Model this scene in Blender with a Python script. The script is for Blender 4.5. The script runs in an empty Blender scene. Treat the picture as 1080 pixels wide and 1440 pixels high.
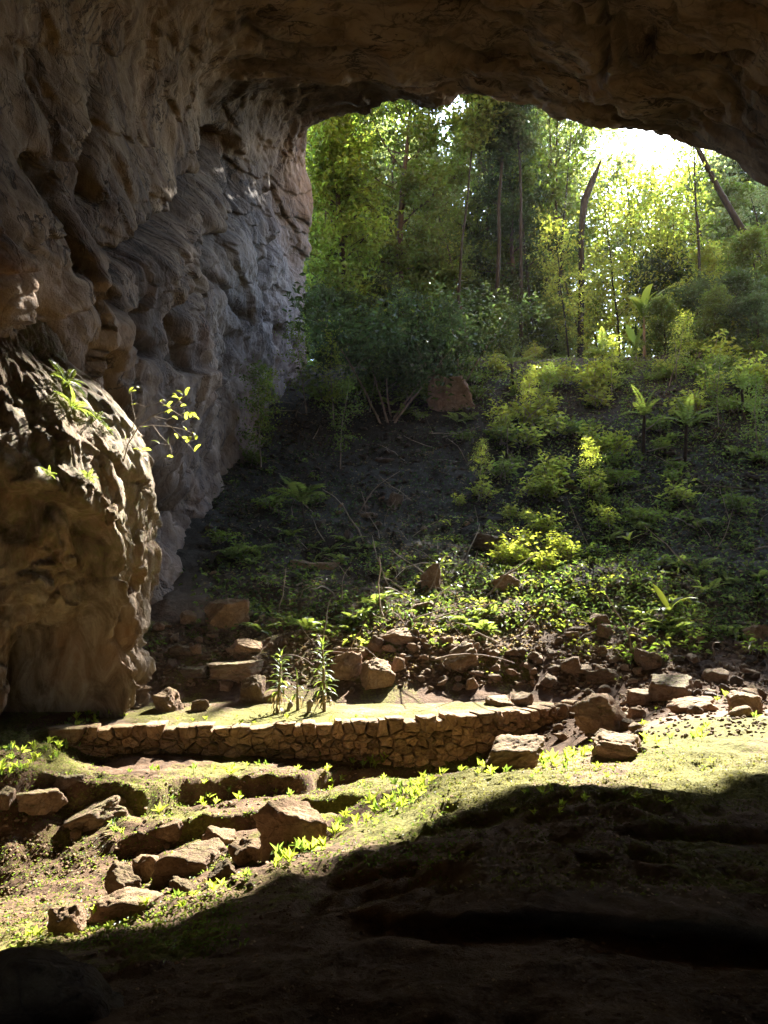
import bpy, math, random
import numpy as np
from mathutils import Vector, Matrix, Euler

R = math.radians
scene = bpy.context.scene
COL = scene.collection
rng = np.random.default_rng(7)
random.seed(7)

# ------------------------------------------------------------------ camera
CAMZ = 2.70                       # eye height above the terrace surface (z = 0)
FPX = 1082.0                      # focal length in photo pixels (1080 x 1440)
PITCH = math.atan(70.0 / FPX)     # horizon at photo row 790
cam_d = bpy.data.cameras.new('camera')
cam = bpy.data.objects.new('camera', cam_d)
COL.objects.link(cam)
cam.location = (0, 0, CAMZ)
cam.rotation_euler = (math.pi / 2 + PITCH, 0, 0)
cam_d.sensor_fit = 'VERTICAL'
cam_d.sensor_height = 36.0
cam_d.lens = 36.0 * FPX / 1440.0
cam_d.clip_start = 0.05
cam_d.clip_end = 2000
scene.camera = cam

# ------------------------------------------------------------------ world, sun, exposure
SUN_AZ, SUN_EL = R(26.0), R(36.0)      # azimuth to the right of the view axis (+Y)
world = bpy.data.worlds.new('World')
scene.world = world
world.use_nodes = True
wn = world.node_tree
wn.nodes.clear()
w_out = wn.nodes.new('ShaderNodeOutputWorld')
w_bg = wn.nodes.new('ShaderNodeBackground')
w_sky = wn.nodes.new('ShaderNodeTexSky')
w_sky.sky_type = 'NISHITA'
w_sky.sun_disc = False
w_sky.sun_elevation = SUN_EL
w_sky.sun_rotation = SUN_AZ            # measured from +Y towards +X
w_sky.altitude = 300
w_sky.air_density = 1.0
w_sky.dust_density = 0.5
w_bg.inputs['Strength'].default_value = 0.15
wn.links.new(w_sky.outputs[0], w_bg.inputs[0])
wn.links.new(w_bg.outputs[0], w_out.inputs[0])

sun_d = bpy.data.lights.new('sun', 'SUN')
sun_d.energy = 4.2
sun_d.angle = R(0.53)
sun_d.color = (1.0, 0.95, 0.86)
sun = bpy.data.objects.new('sun', sun_d)
COL.objects.link(sun)
SUN_DIR = Vector((math.sin(SUN_AZ) * math.cos(SUN_EL), math.cos(SUN_AZ) * math.cos(SUN_EL), math.sin(SUN_EL)))
sun.location = SUN_DIR * 150
sun.rotation_euler = (-SUN_DIR).to_track_quat('-Z', 'Y').to_euler()

scene.view_settings.view_transform = 'Standard'
scene.view_settings.look = 'None'
scene.view_settings.exposure = 3.55
scene.view_settings.gamma = 1.0
scene.view_settings.use_curve_mapping = False
cy = scene.cycles
cy.use_denoising = True
try:
    cy.denoiser = 'OPENIMAGEDENOISE'
except Exception:
    pass
cy.max_bounces = 12
cy.diffuse_bounces = 8
cy.glossy_bounces = 2
cy.transmission_bounces = 6
cy.volume_bounces = 1
cy.transparent_max_bounces = 4
cy.sample_clamp_indirect = 12.0
cy.caustics_reflective = False
cy.caustics_refractive = False


# ------------------------------------------------------------------ helpers: pixels, noise, interpolation
def P(px, py, d):
    """World point seen at photo pixel (px, py) at depth d along +Y."""
    px = np.asarray(px, float); py = np.asarray(py, float); d = np.asarray(d, float)
    u = (px - 540.0) / FPX
    v = (720.0 - py) / FPX
    y = math.cos(PITCH) - v * math.sin(PITCH)
    z = math.sin(PITCH) + v * math.cos(PITCH)
    s = d / y
    return np.stack([u * s, d + 0 * u, CAMZ + z * s], axis=-1)


def to_px(p):
    """Photo pixel of world points (N,3); points behind the camera give nan."""
    x, y, z = p[..., 0], p[..., 1], p[..., 2] - CAMZ
    c, s = math.cos(PITCH), math.sin(PITCH)
    fwd = y * c + z * s
    up = -y * s + z * c
    fwd = np.where(fwd > 0.3, fwd, np.nan)
    return 540 + FPX * x / fwd, 720 - FPX * up / fwd


def _hash(ix, iy, iz, seed):
    h = (ix.astype(np.int64) * 374761393 + iy.astype(np.int64) * 668265263 + iz.astype(np.int64) * 1274126177 + seed * 974634541) & 0xffffffff
    h = ((h ^ (h >> 13)) * 1274126177) & 0xffffffff
    h = h ^ (h >> 16)
    return (h & 0xffff) / 32767.5 - 1.0


def vnoise(p, seed=0):
    f = np.floor(p)
    t = p - f
    t = t * t * t * (t * (t * 6 - 15) + 10)
    i = f.astype(np.int64)
    r = 0
    for a in (0, 1):
        wx = t[..., 0] if a else 1 - t[..., 0]
        for b in (0, 1):
            wy = t[..., 1] if b else 1 - t[..., 1]
            for c in (0, 1):
                wz = t[..., 2] if c else 1 - t[..., 2]
                r = r + wx * wy * wz * _hash(i[..., 0] + a, i[..., 1] + b, i[..., 2] + c, seed)
    return r


def fbm(p, octv=4, seed=0, gain=0.5, ridged=False):
    p = np.asarray(p, float)
    a, r, n = 1.0, 0.0, 0.0
    for o in range(octv):
        v = vnoise(p * (2.03 ** o) + 17.3 * o, seed + o * 13)
        if ridged:
            v = 1 - 2 * np.abs(v)
        r = r + a * v
        n += a
        a *= gain
    return r / n


def cells(p, seed=0):
    """Cellular noise: distance to the nearest border (0 at a border) and a random value per cell."""
    f = np.floor(p).astype(np.int64)
    f1 = np.full(p.shape[:-1], 9.0); f2 = f1.copy(); val = np.zeros(p.shape[:-1])
    for i in (-1, 0, 1):
        for j in (-1, 0, 1):
            for k in (-1, 0, 1):
                cx, cy_, cz = f[..., 0] + i, f[..., 1] + j, f[..., 2] + k
                q = np.stack([cx + 0.5 + 0.45 * _hash(cx, cy_, cz, seed), cy_ + 0.5 + 0.45 * _hash(cx, cy_, cz, seed + 1), cz + 0.5 + 0.45 * _hash(cx, cy_, cz, seed + 2)], -1)
                dd = np.sqrt(((p - q) ** 2).sum(-1))
                m = dd < f1
                f2 = np.where(m, f1, np.minimum(f2, dd))
                val = np.where(m, _hash(cx, cy_, cz, seed + 3), val)
                f1 = np.where(m, dd, f1)
    return f2 - f1, val


def sstep(a, b, x):
    t = np.clip((x - a) / (b - a), 0, 1)
    return t * t * (3 - 2 * t)


class RBF:
    """Biharmonic interpolation of scattered values in the plane."""
    def __init__(self, pts, val, smooth=0.0):
        self.p = np.asarray(pts, float)
        n = len(self.p)
        K = self._k(self.p)
        K[np.arange(n), np.arange(n)] += smooth
        Q = np.c_[np.ones(n), self.p]
        A = np.block([[K, Q], [Q.T, np.zeros((3, 3))]])
        self.w = np.linalg.lstsq(A, np.r_[val, np.zeros(3)], rcond=None)[0]

    def _k(self, x):
        return -np.sqrt(((x[:, None, :] - self.p[None]) ** 2).sum(-1) + 0.05)

    def __call__(self, x):
        x = np.asarray(x, float)
        sh = x.shape[:-1]
        x = x.reshape(-1, 2)
        out = np.empty(len(x))
        for i in range(0, len(x), 20000):
            c = x[i:i + 20000]
            out[i:i + 20000] = np.c_[self._k(c), np.ones(len(c)), c] @ self.w
        return out.reshape(sh)


def polydist(x, y, line):
    """Distance from points to a polyline, signed: positive on its left-hand side; also the fraction along it."""
    best = np.full(x.shape, 1e9); sgn = np.ones(x.shape); along = np.zeros(x.shape)
    L = len(line) - 1
    for k in range(L):
        ax, ay = line[k]; bx, by = line[k + 1]
        dx, dy = bx - ax, by - ay
        l2 = dx * dx + dy * dy + 1e-12
        t = ((x - ax) * dx + (y - ay) * dy) / l2
        tc = np.clip(t, 0, 1)
        d = np.hypot(x - ax - tc * dx, y - ay - tc * dy)
        m = d < best
        best = np.where(m, d, best)
        sgn = np.where(m, np.sign(dx * (y - ay) - dy * (x - ax)), sgn)
        along = np.where(m, (k + np.clip(t, -0.5 if k == 0 else 0, 1.5 if k == L - 1 else 1)) / L, along)
    return best * sgn, along


# ------------------------------------------------------------------ helpers: meshes and objects
def mesh_np(name, verts, faces, smooth=True, attrs=None):
    verts = np.ascontiguousarray(verts, dtype=np.float32)
    faces = np.ascontiguousarray(faces, dtype=np.int32)
    me = bpy.data.meshes.new(name)
    n, k = faces.shape
    me.vertices.add(len(verts)); me.vertices.foreach_set('co', verts.ravel())
    me.loops.add(n * k); me.loops.foreach_set('vertex_index', faces.ravel())
    me.polygons.add(n)
    me.polygons.foreach_set('loop_start', np.arange(0, n * k, k, dtype=np.int32))
    me.polygons.foreach_set('loop_total', np.full(n, k, dtype=np.int32))
    me.polygons.foreach_set('use_smooth', np.full(n, smooth, dtype=bool))
    me.update(calc_edges=True)
    me.validate()
    for an, av in (attrs or {}).items():
        at = me.attributes.new(an, 'FLOAT', 'POINT')
        at.data.foreach_set('value', np.ascontiguousarray(av, dtype=np.float32))
    return me


def grid_faces(nr, nc):
    i = np.arange(nr * nc).reshape(nr, nc)
    return np.stack([i[:-1, :-1], i[:-1, 1:], i[1:, 1:], i[1:, :-1]], -1).reshape(-1, 4)


def obj(name, me, mat=None, parent=None, loc=None):
    o = bpy.data.objects.new(name, me)
    COL.objects.link(o)
    if mat is not None and not me.materials:
        me.materials.append(mat)
    if parent is not None:
        o.parent = parent
    if loc is not None:
        o.location = loc
    return o


def tag(o, label, cat, group=None, kind=None):
    o['label'] = label
    if cat: o['category'] = cat
    if group: o['group'] = group
    if kind: o['kind'] = kind
    return o


def structure(o, label=None):
    o['kind'] = 'structure'
    if label: o['label'] = label
    return o


def thing(name, label, cat, loc=(0, 0, 0), rotz=0.0, group=None):
    o = bpy.data.objects.new(name, None)
    COL.objects.link(o)
    o.location = loc
    o.rotation_euler = (0, 0, rotz)
    o.empty_display_size = 0.2
    return tag(o, label, cat, group)


def copy_tree(src, parent=None):
    c = src.copy()
    COL.objects.link(c)
    c.parent = parent
    for ch in src.children:
        copy_tree(ch, c)
    return c


class Proto:
    """A thing built once; place() moves the built one first and copies it afterwards."""
    def __init__(self, root):
        self.root, self.used = root, False

    def place(self, loc, rot, scale, label, cat, group=None):
        if not self.used:
            o, self.used = self.root, True
        else:
            o = copy_tree(self.root)
        o.location = loc
        o.rotation_euler = rot
        o.scale = (scale, scale, scale) if np.isscalar(scale) else scale
        for k in ('label', 'category', 'group'):
            if k in o: del o[k]
        return tag(o, label, cat, group)

    def discard(self):
        if not self.used:
            for ch in list(self.root.children_recursive): bpy.data.objects.remove(ch)
            bpy.data.objects.remove(self.root)


# ------------------------------------------------------------------ materials
class NT:
    def __init__(self, name):
        self.mat = bpy.data.materials.new(name)
        self.mat.use_nodes = True
        self.t = self.mat.node_tree
        self.t.nodes.clear()
        self.out = self.n('ShaderNodeOutputMaterial')

    def n(self, typ, **kw):
        nd = self.t.nodes.new(typ)
        for k, v in kw.items():
            setattr(nd, k, v)
        return nd

    def l(self, a, b):
        self.t.links.new(a, b)

    def noise(self, vec, scale, detail=5, rough=0.55, dist=0.0):
        nd = self.n('ShaderNodeTexNoise')
        nd.inputs['Scale'].default_value = scale
        nd.inputs['Detail'].default_value = detail
        nd.inputs['Roughness'].default_value = rough
        nd.inputs['Distortion'].default_value = dist
        if vec is not None: self.l(vec, nd.inputs['Vector'])
        return nd.outputs['Fac']

    def vor(self, vec, scale, feature='DISTANCE_TO_EDGE'):
        nd = self.n('ShaderNodeTexVoronoi', feature=feature)
        nd.inputs['Scale'].default_value = scale
        if vec is not None: self.l(vec, nd.inputs['Vector'])
        return nd.outputs['Distance']

    def map(self, vec, scale=(1, 1, 1), rot=(0, 0, 0), loc=(0, 0, 0)):
        nd = self.n('ShaderNodeMapping')
        nd.inputs['Scale'].default_value = scale
        nd.inputs['Rotation'].default_value = rot
        nd.inputs['Location'].default_value = loc
        self.l(vec, nd.inputs['Vector'])
        return nd.outputs['Vector']

    def ramp(self, fac, stops):
        nd = self.n('ShaderNodeValToRGB')
        e = nd.color_ramp.elements
        while len(e) < len(stops): e.new(0.5)
        for el, (p, c) in zip(e, stops):
            el.position = p
            el.color = (c, c, c, 1) if np.isscalar(c) else (*c, 1)
        self.l(fac, nd.inputs['Fac'])
        return nd.outputs['Color']

    def mix(self, fac, a, b, mode='MIX'):
        nd = self.n('ShaderNodeMix', data_type='RGBA', blend_type=mode)
        for s, v in ((nd.inputs[0], fac), (nd.inputs[6], a), (nd.inputs[7], b)):
            if isinstance(v, (int, float)):
                s.default_value = v if s == nd.inputs[0] else (v, v, v, 1)
            elif isinstance(v, tuple):
                s.default_value = (*v, 1)
            else:
                self.l(v, s)
        return nd.outputs[2]

    def math(self, op, a, b=0.0, clamp=False):
        nd = self.n('ShaderNodeMath', operation=op, use_clamp=clamp)
        for s, v in zip(nd.inputs, (a, b)):
            if isinstance(v, (int, float)): s.default_value = v
            else: self.l(v, s)
        return nd.outputs[0]

    def attr(self, name):
        return self.n('ShaderNodeAttribute', attribute_name=name).outputs['Fac']

    def coord(self, kind='Object'):
        return self.n('ShaderNodeTexCoord').outputs[kind]

    def bump(self, height, strength, dist, normal=None):
        nd = self.n('ShaderNodeBump')
        nd.inputs['Strength'].default_value = strength
        nd.inputs['Distance'].default_value = dist
        self.l(height, nd.inputs['Height'])
        if normal is not None: self.l(normal, nd.inputs['Normal'])
        return nd.outputs['Normal']

    def principled(self, color, rough=0.9, normal=None, spec=0.3):
        b = self.n('ShaderNodeBsdfPrincipled')
        if isinstance(color, tuple): b.inputs['Base Color'].default_value = (*color, 1)
        else: self.l(color, b.inputs['Base Color'])
        if isinstance(rough, (int, float)): b.inputs['Roughness'].default_value = rough
        else: self.l(rough, b.inputs['Roughness'])
        b.inputs['Specular IOR Level'].default_value = spec
        if normal is not None: self.l(normal, b.inputs['Normal'])
        self.l(b.outputs[0], self.out.inputs['Surface'])
        return b


def mat_cave():
    t = NT('cave_rock')
    c = t.coord()
    # steep streaks run down the wall, flatter swirls cross the ceiling
    streak = t.noise(t.map(c, (0.9, 0.7, 0.26), (0, R(22), 0)), 0.7, 9, 0.66, 1.4)
    fine = t.noise(t.map(c, (1.6, 1.2, 0.35), (0, R(14), 0)), 2.4, 8, 0.66, 0.5)
    big = t.noise(c, 0.16, 4, 0.5, 0.6)
    ceil = t.attr('ceil')
    swirl = t.noise(t.map(c, (0.35, 1.0, 0.6)), 0.62, 9, 0.64, 1.6)
    sf = t.n('ShaderNodeMix', data_type='FLOAT')
    t.l(ceil, sf.inputs[0]); t.l(streak, sf.inputs[2]); t.l(swirl, sf.inputs[3])
    wallc = t.ramp(sf.outputs[0], [(0.28, (0.035, 0.025, 0.018)), (0.42, (0.11, 0.074, 0.048)), (0.52, (0.20, 0.14, 0.09)), (0.64, (0.31, 0.235, 0.165)), (0.80, (0.15, 0.08, 0.04))])
    ceilc = t.ramp(sf.outputs[0], [(0.30, (0.075, 0.05, 0.033)), (0.42, (0.25, 0.18, 0.125)), (0.55, (0.42, 0.32, 0.23)), (0.75, (0.53, 0.42, 0.31))])
    wallc = t.mix(ceil, wallc, ceilc)
    rust = t.ramp(t.noise(c, 0.33, 6, 0.6, 1.0), [(0.55, 0.0), (0.70, 1.0)])
    col = t.mix(t.math('MULTIPLY', rust, 0.35), wallc, (0.22, 0.095, 0.04))
    vein = t.noise(t.map(c, (0.35, 1.0, 0.6)), 0.75, 5, 0.6, 2.2)
    vl = t.ramp(vein, [(0.455, 0.0), (0.485, 1.0), (0.50, 1.0), (0.515, 0.0)])
    vl = t.math('MULTIPLY', vl, t.ramp(t.noise(c, 0.5, 3), [(0.42, 0.0), (0.6, 1.0)]))
    col = t.mix(t.math('MULTIPLY', vl, 0.8), col, (0.035, 0.024, 0.017))
    col = t.mix(1.0, col, (1.10, 0.99, 0.88), 'MULTIPLY')
    grey = t.attr('grey')
    gcol = t.ramp(fine, [(0.3, (0.08, 0.075, 0.07)), (0.5, (0.22, 0.21, 0.20)), (0.7, (0.42, 0.405, 0.39))])
    col = t.mix(grey, col, gcol)
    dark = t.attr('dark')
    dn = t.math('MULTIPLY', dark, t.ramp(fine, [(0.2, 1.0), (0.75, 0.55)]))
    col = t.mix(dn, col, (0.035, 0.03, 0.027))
    col = t.mix(t.ramp(big, [(0.3, 0.35), (0.6, 0.0)]), col, (0.09, 0.06, 0.04))
    dv = t.n('ShaderNodeVectorMath', operation='ADD')
    nz = t.n('ShaderNodeTexNoise'); nz.inputs['Scale'].default_value = 0.9; nz.inputs['Detail'].default_value = 5
    t.l(c, nz.inputs['Vector']); t.l(c, dv.inputs[0]); t.l(nz.outputs['Color'], dv.inputs[1])
    crack = t.vor(t.map(dv.outputs[0], (0.55, 0.7, 0.4), (0, R(25), 0)), 1.3)
    h1 = t.bump(sf.outputs[0], 0.5, 0.25)
    h2 = t.bump(fine, 0.6, 0.08, h1)
    h2b = t.bump(t.noise(c, 5.0, 8, 0.72, 0.3), 0.8, 0.07, h2)
    h3 = t.bump(t.noise(c, 18, 6, 0.7), 0.7, 0.02, h2b)
    cr = t.ramp(crack, [(0.0, 0.0), (0.035, 1.0)])
    h4 = t.bump(cr, 0.3, 0.05, h3)
    col = t.mix(t.ramp(crack, [(0.0, 0.35), (0.02, 0.0)]), col, (0.05, 0.036, 0.026))
    h5 = t.bump(t.math('SUBTRACT', 1.0, vl), 0.6, 0.10, h4)
    t.principled(col, 0.85, h5, 0.35)
    return t.mat


def mat_flow():
    t = NT('flowstone_rock')
    c = t.coord()
    streak = t.noise(t.map(c, (1.2, 1.2, 0.55)), 1.6, 9, 0.68, 1.2)
    fine = t.noise(t.map(c, (1.3, 1.3, 1.0)), 6.0, 9, 0.72, 0.4)
    col = t.ramp(streak, [(0.3, (0.07, 0.045, 0.028)), (0.45, (0.20, 0.14, 0.09)), (0.58, (0.36, 0.28, 0.205)), (0.75, (0.52, 0.45, 0.37))])
    rust = t.ramp(t.noise(c, 0.7, 5, 0.6, 0.6), [(0.5, 0.0), (0.68, 1.0)])
    col = t.mix(t.math('MULTIPLY', rust, 0.5), col, (0.26, 0.12, 0.05))
    moss = t.math('MULTIPLY', t.attr('moss'), t.ramp(fine, [(0.45, 0.0), (0.6, 1.0)]))
    col = t.mix(moss, col, (0.16, 0.16, 0.05))
    n1 = t.bump(streak, 0.9, 0.25)
    n2 = t.bump(fine, 0.9, 0.09, n1)
    n3 = t.bump(t.noise(c, 26, 6, 0.7), 0.7, 0.02, n2)
    t.principled(col, 0.88, n3, 0.3)
    return t.mat


def mat_ground():
    t = NT('cave_ground')
    c = t.coord()
    n_big = t.noise(c, 0.7, 5, 0.6, 0.4)
    n_mid = t.noise(c, 4.0, 7, 0.65, 0.3)
    n_fin = t.noise(c, 22.0, 7, 0.7)
    clay = t.ramp(n_mid, [(0.3, (0.13, 0.085, 0.052)), (0.5, (0.22, 0.15, 0.095)), (0.7, (0.31, 0.225, 0.15))])
    soil_shade = t.ramp(n_mid, [(0.3, (0.055, 0.034, 0.02)), (0.5, (0.12, 0.072, 0.042)), (0.72, (0.20, 0.125, 0.075))])
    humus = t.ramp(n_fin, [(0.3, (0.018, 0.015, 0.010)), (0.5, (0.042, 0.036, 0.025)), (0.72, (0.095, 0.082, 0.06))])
    col = t.mix(t.attr('soil_shade'), clay, soil_shade)
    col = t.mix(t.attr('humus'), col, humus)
    m = t.math('ADD', t.attr('moss'), t.math('MULTIPLY', t.math('SUBTRACT', n_big, 0.5), 2.3))
    m = t.math('ADD', m, t.math('MULTIPLY', t.math('SUBTRACT', n_fin, 0.5), 1.2))
    m = t.ramp(m, [(0.38, 0.0), (0.62, 1.0)])
    mosscol = t.ramp(n_fin, [(0.3, (0.06, 0.058, 0.012)), (0.55, (0.165, 0.152, 0.038)), (0.75, (0.27, 0.24, 0.085))])
    col = t.mix(t.math('MULTIPLY', m, t.math('MINIMUM', t.math('MULTIPLY', t.attr('moss'), 4.0), 1.0)), col, mosscol)
    n1 = t.bump(n_mid, 0.8, 0.12)
    n2 = t.bump(n_fin, 1.0, 0.04, n1)
    n3 = t.bump(t.noise(c, 90, 4, 0.7), 0.5, 0.008, n2)
    t.principled(col, 0.95, n3, 0.15)
    return t.mat


def mat_boulder(name, tint=(1, 1, 1), moss=0.0, sc=1.0):
    t = NT(name)
    c = t.coord()
    rnd = t.n('ShaderNodeObjectInfo').outputs['Random']
    off = t.n('ShaderNodeVectorMath', operation='ADD')
    comb = t.n('ShaderNodeCombineXYZ')
    for i in range(3): t.l(t.math('MULTIPLY', rnd, 37.0 + 11 * i), comb.inputs[i])
    t.l(c, off.inputs[0]); t.l(comb.outputs[0], off.inputs[1])
    v = off.outputs[0]
    a = t.noise(v, 1.3 * sc, 7, 0.62, 0.7)
    b = t.noise(v, 7.0 * sc, 7, 0.68)
    f = t.noise(v, 34.0 * sc, 5, 0.7)
    k = tint
    g = lambda q: tuple(q_ * k_ for q_, k_ in zip(q, k))
    col = t.ramp(a, [(0.3, g((0.15, 0.095, 0.06))), (0.5, g((0.29, 0.20, 0.135))), (0.7, g((0.38, 0.28, 0.20)))])
    col = t.mix(t.ramp(b, [(0.4, 0.55), (0.62, 0.0)]), col, g((0.13, 0.075, 0.045)))
    hv = t.n('ShaderNodeHueSaturation')
    t.l(t.math('ADD', t.math('MULTIPLY', rnd, 0.75), 0.58), hv.inputs['Value'])
    t.l(col, hv.inputs['Color'])
    col = hv.outputs['Color']
    if moss > 0:
        geo = t.n('ShaderNodeNewGeometry')
        sep = t.n('ShaderNodeSeparateXYZ')
        t.l(geo.outputs['Normal'], sep.inputs[0])
        mm = t.math('MULTIPLY', t.ramp(sep.outputs['Z'], [(0.45, 0.0), (0.8, 1.0)]), t.ramp(b, [(0.42, 0.0), (0.6, moss)]))
        col = t.mix(mm, col, (0.15, 0.15, 0.04))
    ck = t.vor(v, 2.2 * sc)
    col = t.mix(t.ramp(ck, [(0.0, 0.5), (0.03, 0.0)]), col, g((0.06, 0.04, 0.026)))
    n1 = t.bump(a, 0.8, 0.12)
    n1 = t.bump(t.ramp(ck, [(0.0, 0.0), (0.05, 1.0)]), 0.4, 0.04, n1)
    n2 = t.bump(b, 0.9, 0.05, n1)
    n3 = t.bump(f, 0.6, 0.012, n2)
    t.principled(col, 0.9, n3, 0.25)
    return t.mat


def mat_leaf(name, base, trans, var=0.35, tfac=0.5, rough=0.45):
    t = NT(name)
    geo = t.n('ShaderNodeNewGeometry')
    rnd = geo.outputs['Random Per Island']
    orn = t.n('ShaderNodeObjectInfo').outputs['Random']
    hv = []
    for colr in (base, trans):
        h = t.n('ShaderNodeHueSaturation')
        t.l(t.math('ADD', t.math('MULTIPLY', rnd, 0.05), 0.472), h.inputs['Hue'])
        val = t.math('ADD', t.math('MULTIPLY', rnd, var * 2), 1.0 - var)
        val = t.math('MULTIPLY', val, t.math('ADD', t.math('MULTIPLY', orn, 0.4), 0.8))
        t.l(val, h.inputs['Value'])
        h.inputs['Color'].default_value = (*colr, 1)
        hv.append(h.outputs['Color'])
    b = t.n('ShaderNodeBsdfPrincipled')
    t.l(hv[0], b.inputs['Base Color'])
    b.inputs['Roughness'].default_value = rough
    b.inputs['Specular IOR Level'].default_value = 0.35
    tr = t.n('ShaderNodeBsdfTranslucent')
    t.l(hv[1], tr.inputs['Color'])
    m = t.n('ShaderNodeMixShader')
    m.inputs[0].default_value = tfac
    t.l(b.outputs[0], m.inputs[1]); t.l(tr.outputs[0], m.inputs[2])
    t.l(m.outputs[0], t.out.inputs['Surface'])
    return t.mat


def mat_bark(name, a, b):
    t = NT(name)
    c = t.coord()
    n = t.noise(t.map(c, (1, 1, 0.25)), 6.0, 6, 0.65)
    col = t.ramp(n, [(0.3, a), (0.7, b)])
    t.principled(col, 0.9, t.bump(n, 0.8, 0.04), 0.2)
    return t.mat


M = dict(
    cave=mat_cave(), flow=mat_flow(), ground=mat_ground(),
    boulder=mat_boulder('brown_limestone', (1.16, 1.08, 0.98), 0.5),
    boulder_moss=mat_boulder('mossy_limestone', (1, 1, 1), 0.9),
    boulder_grey=mat_boulder('grey_limestone', (0.75, 0.83, 0.92), 0.0),
    boulder_dark=mat_boulder('shaded_rock', (0.40, 0.40, 0.40), 0.0),  # limestone tint lowered so the colour carries the foreground shade
    slate=mat_boulder('grey_slab', (0.62, 0.70, 0.78), 0.0),
    wallstone=mat_boulder('wall_stone', (1.30, 1.20, 1.04), 0.5, 1.5),
    leaf=mat_leaf('leaf_mid', (0.055, 0.088, 0.018), (0.24, 0.32, 0.04)),
    leaf_dark=mat_leaf('leaf_dark', (0.036, 0.058, 0.020), (0.11, 0.155, 0.035)),
    leaf_lime=mat_leaf('leaf_lime', (0.09, 0.125, 0.022), (0.48, 0.54, 0.06), 0.35, 0.58),
    leaf_pale=mat_leaf('leaf_pale', (0.09, 0.12, 0.045), (0.31, 0.38, 0.12)),
    leaf_vine=mat_leaf('leaf_vine', (0.07, 0.115, 0.02), (0.34, 0.46, 0.05)),
    leaf_dry=mat_leaf('leaf_dry', (0.14, 0.10, 0.05), (0.26, 0.19, 0.08)),
    moss_leaf=mat_leaf('moss_leaf', (0.11, 0.105, 0.026), (0.20, 0.19, 0.04)),
    fern=mat_leaf('fern_green', (0.055, 0.09, 0.02), (0.28, 0.35, 0.05)),
    bark=mat_bark('bark_brown', (0.03, 0.023, 0.018), (0.11, 0.085, 0.065)),
    bark_dark=mat_bark('bark_dark', (0.014, 0.014, 0.012), (0.045, 0.043, 0.038)),
    bark_pale=mat_bark('bark_pale', (0.12, 0.085, 0.055), (0.32, 0.24, 0.16)),
    twig=mat_bark('twig_grey', (0.16, 0.12, 0.09), (0.36, 0.29, 0.22)),
)
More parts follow.
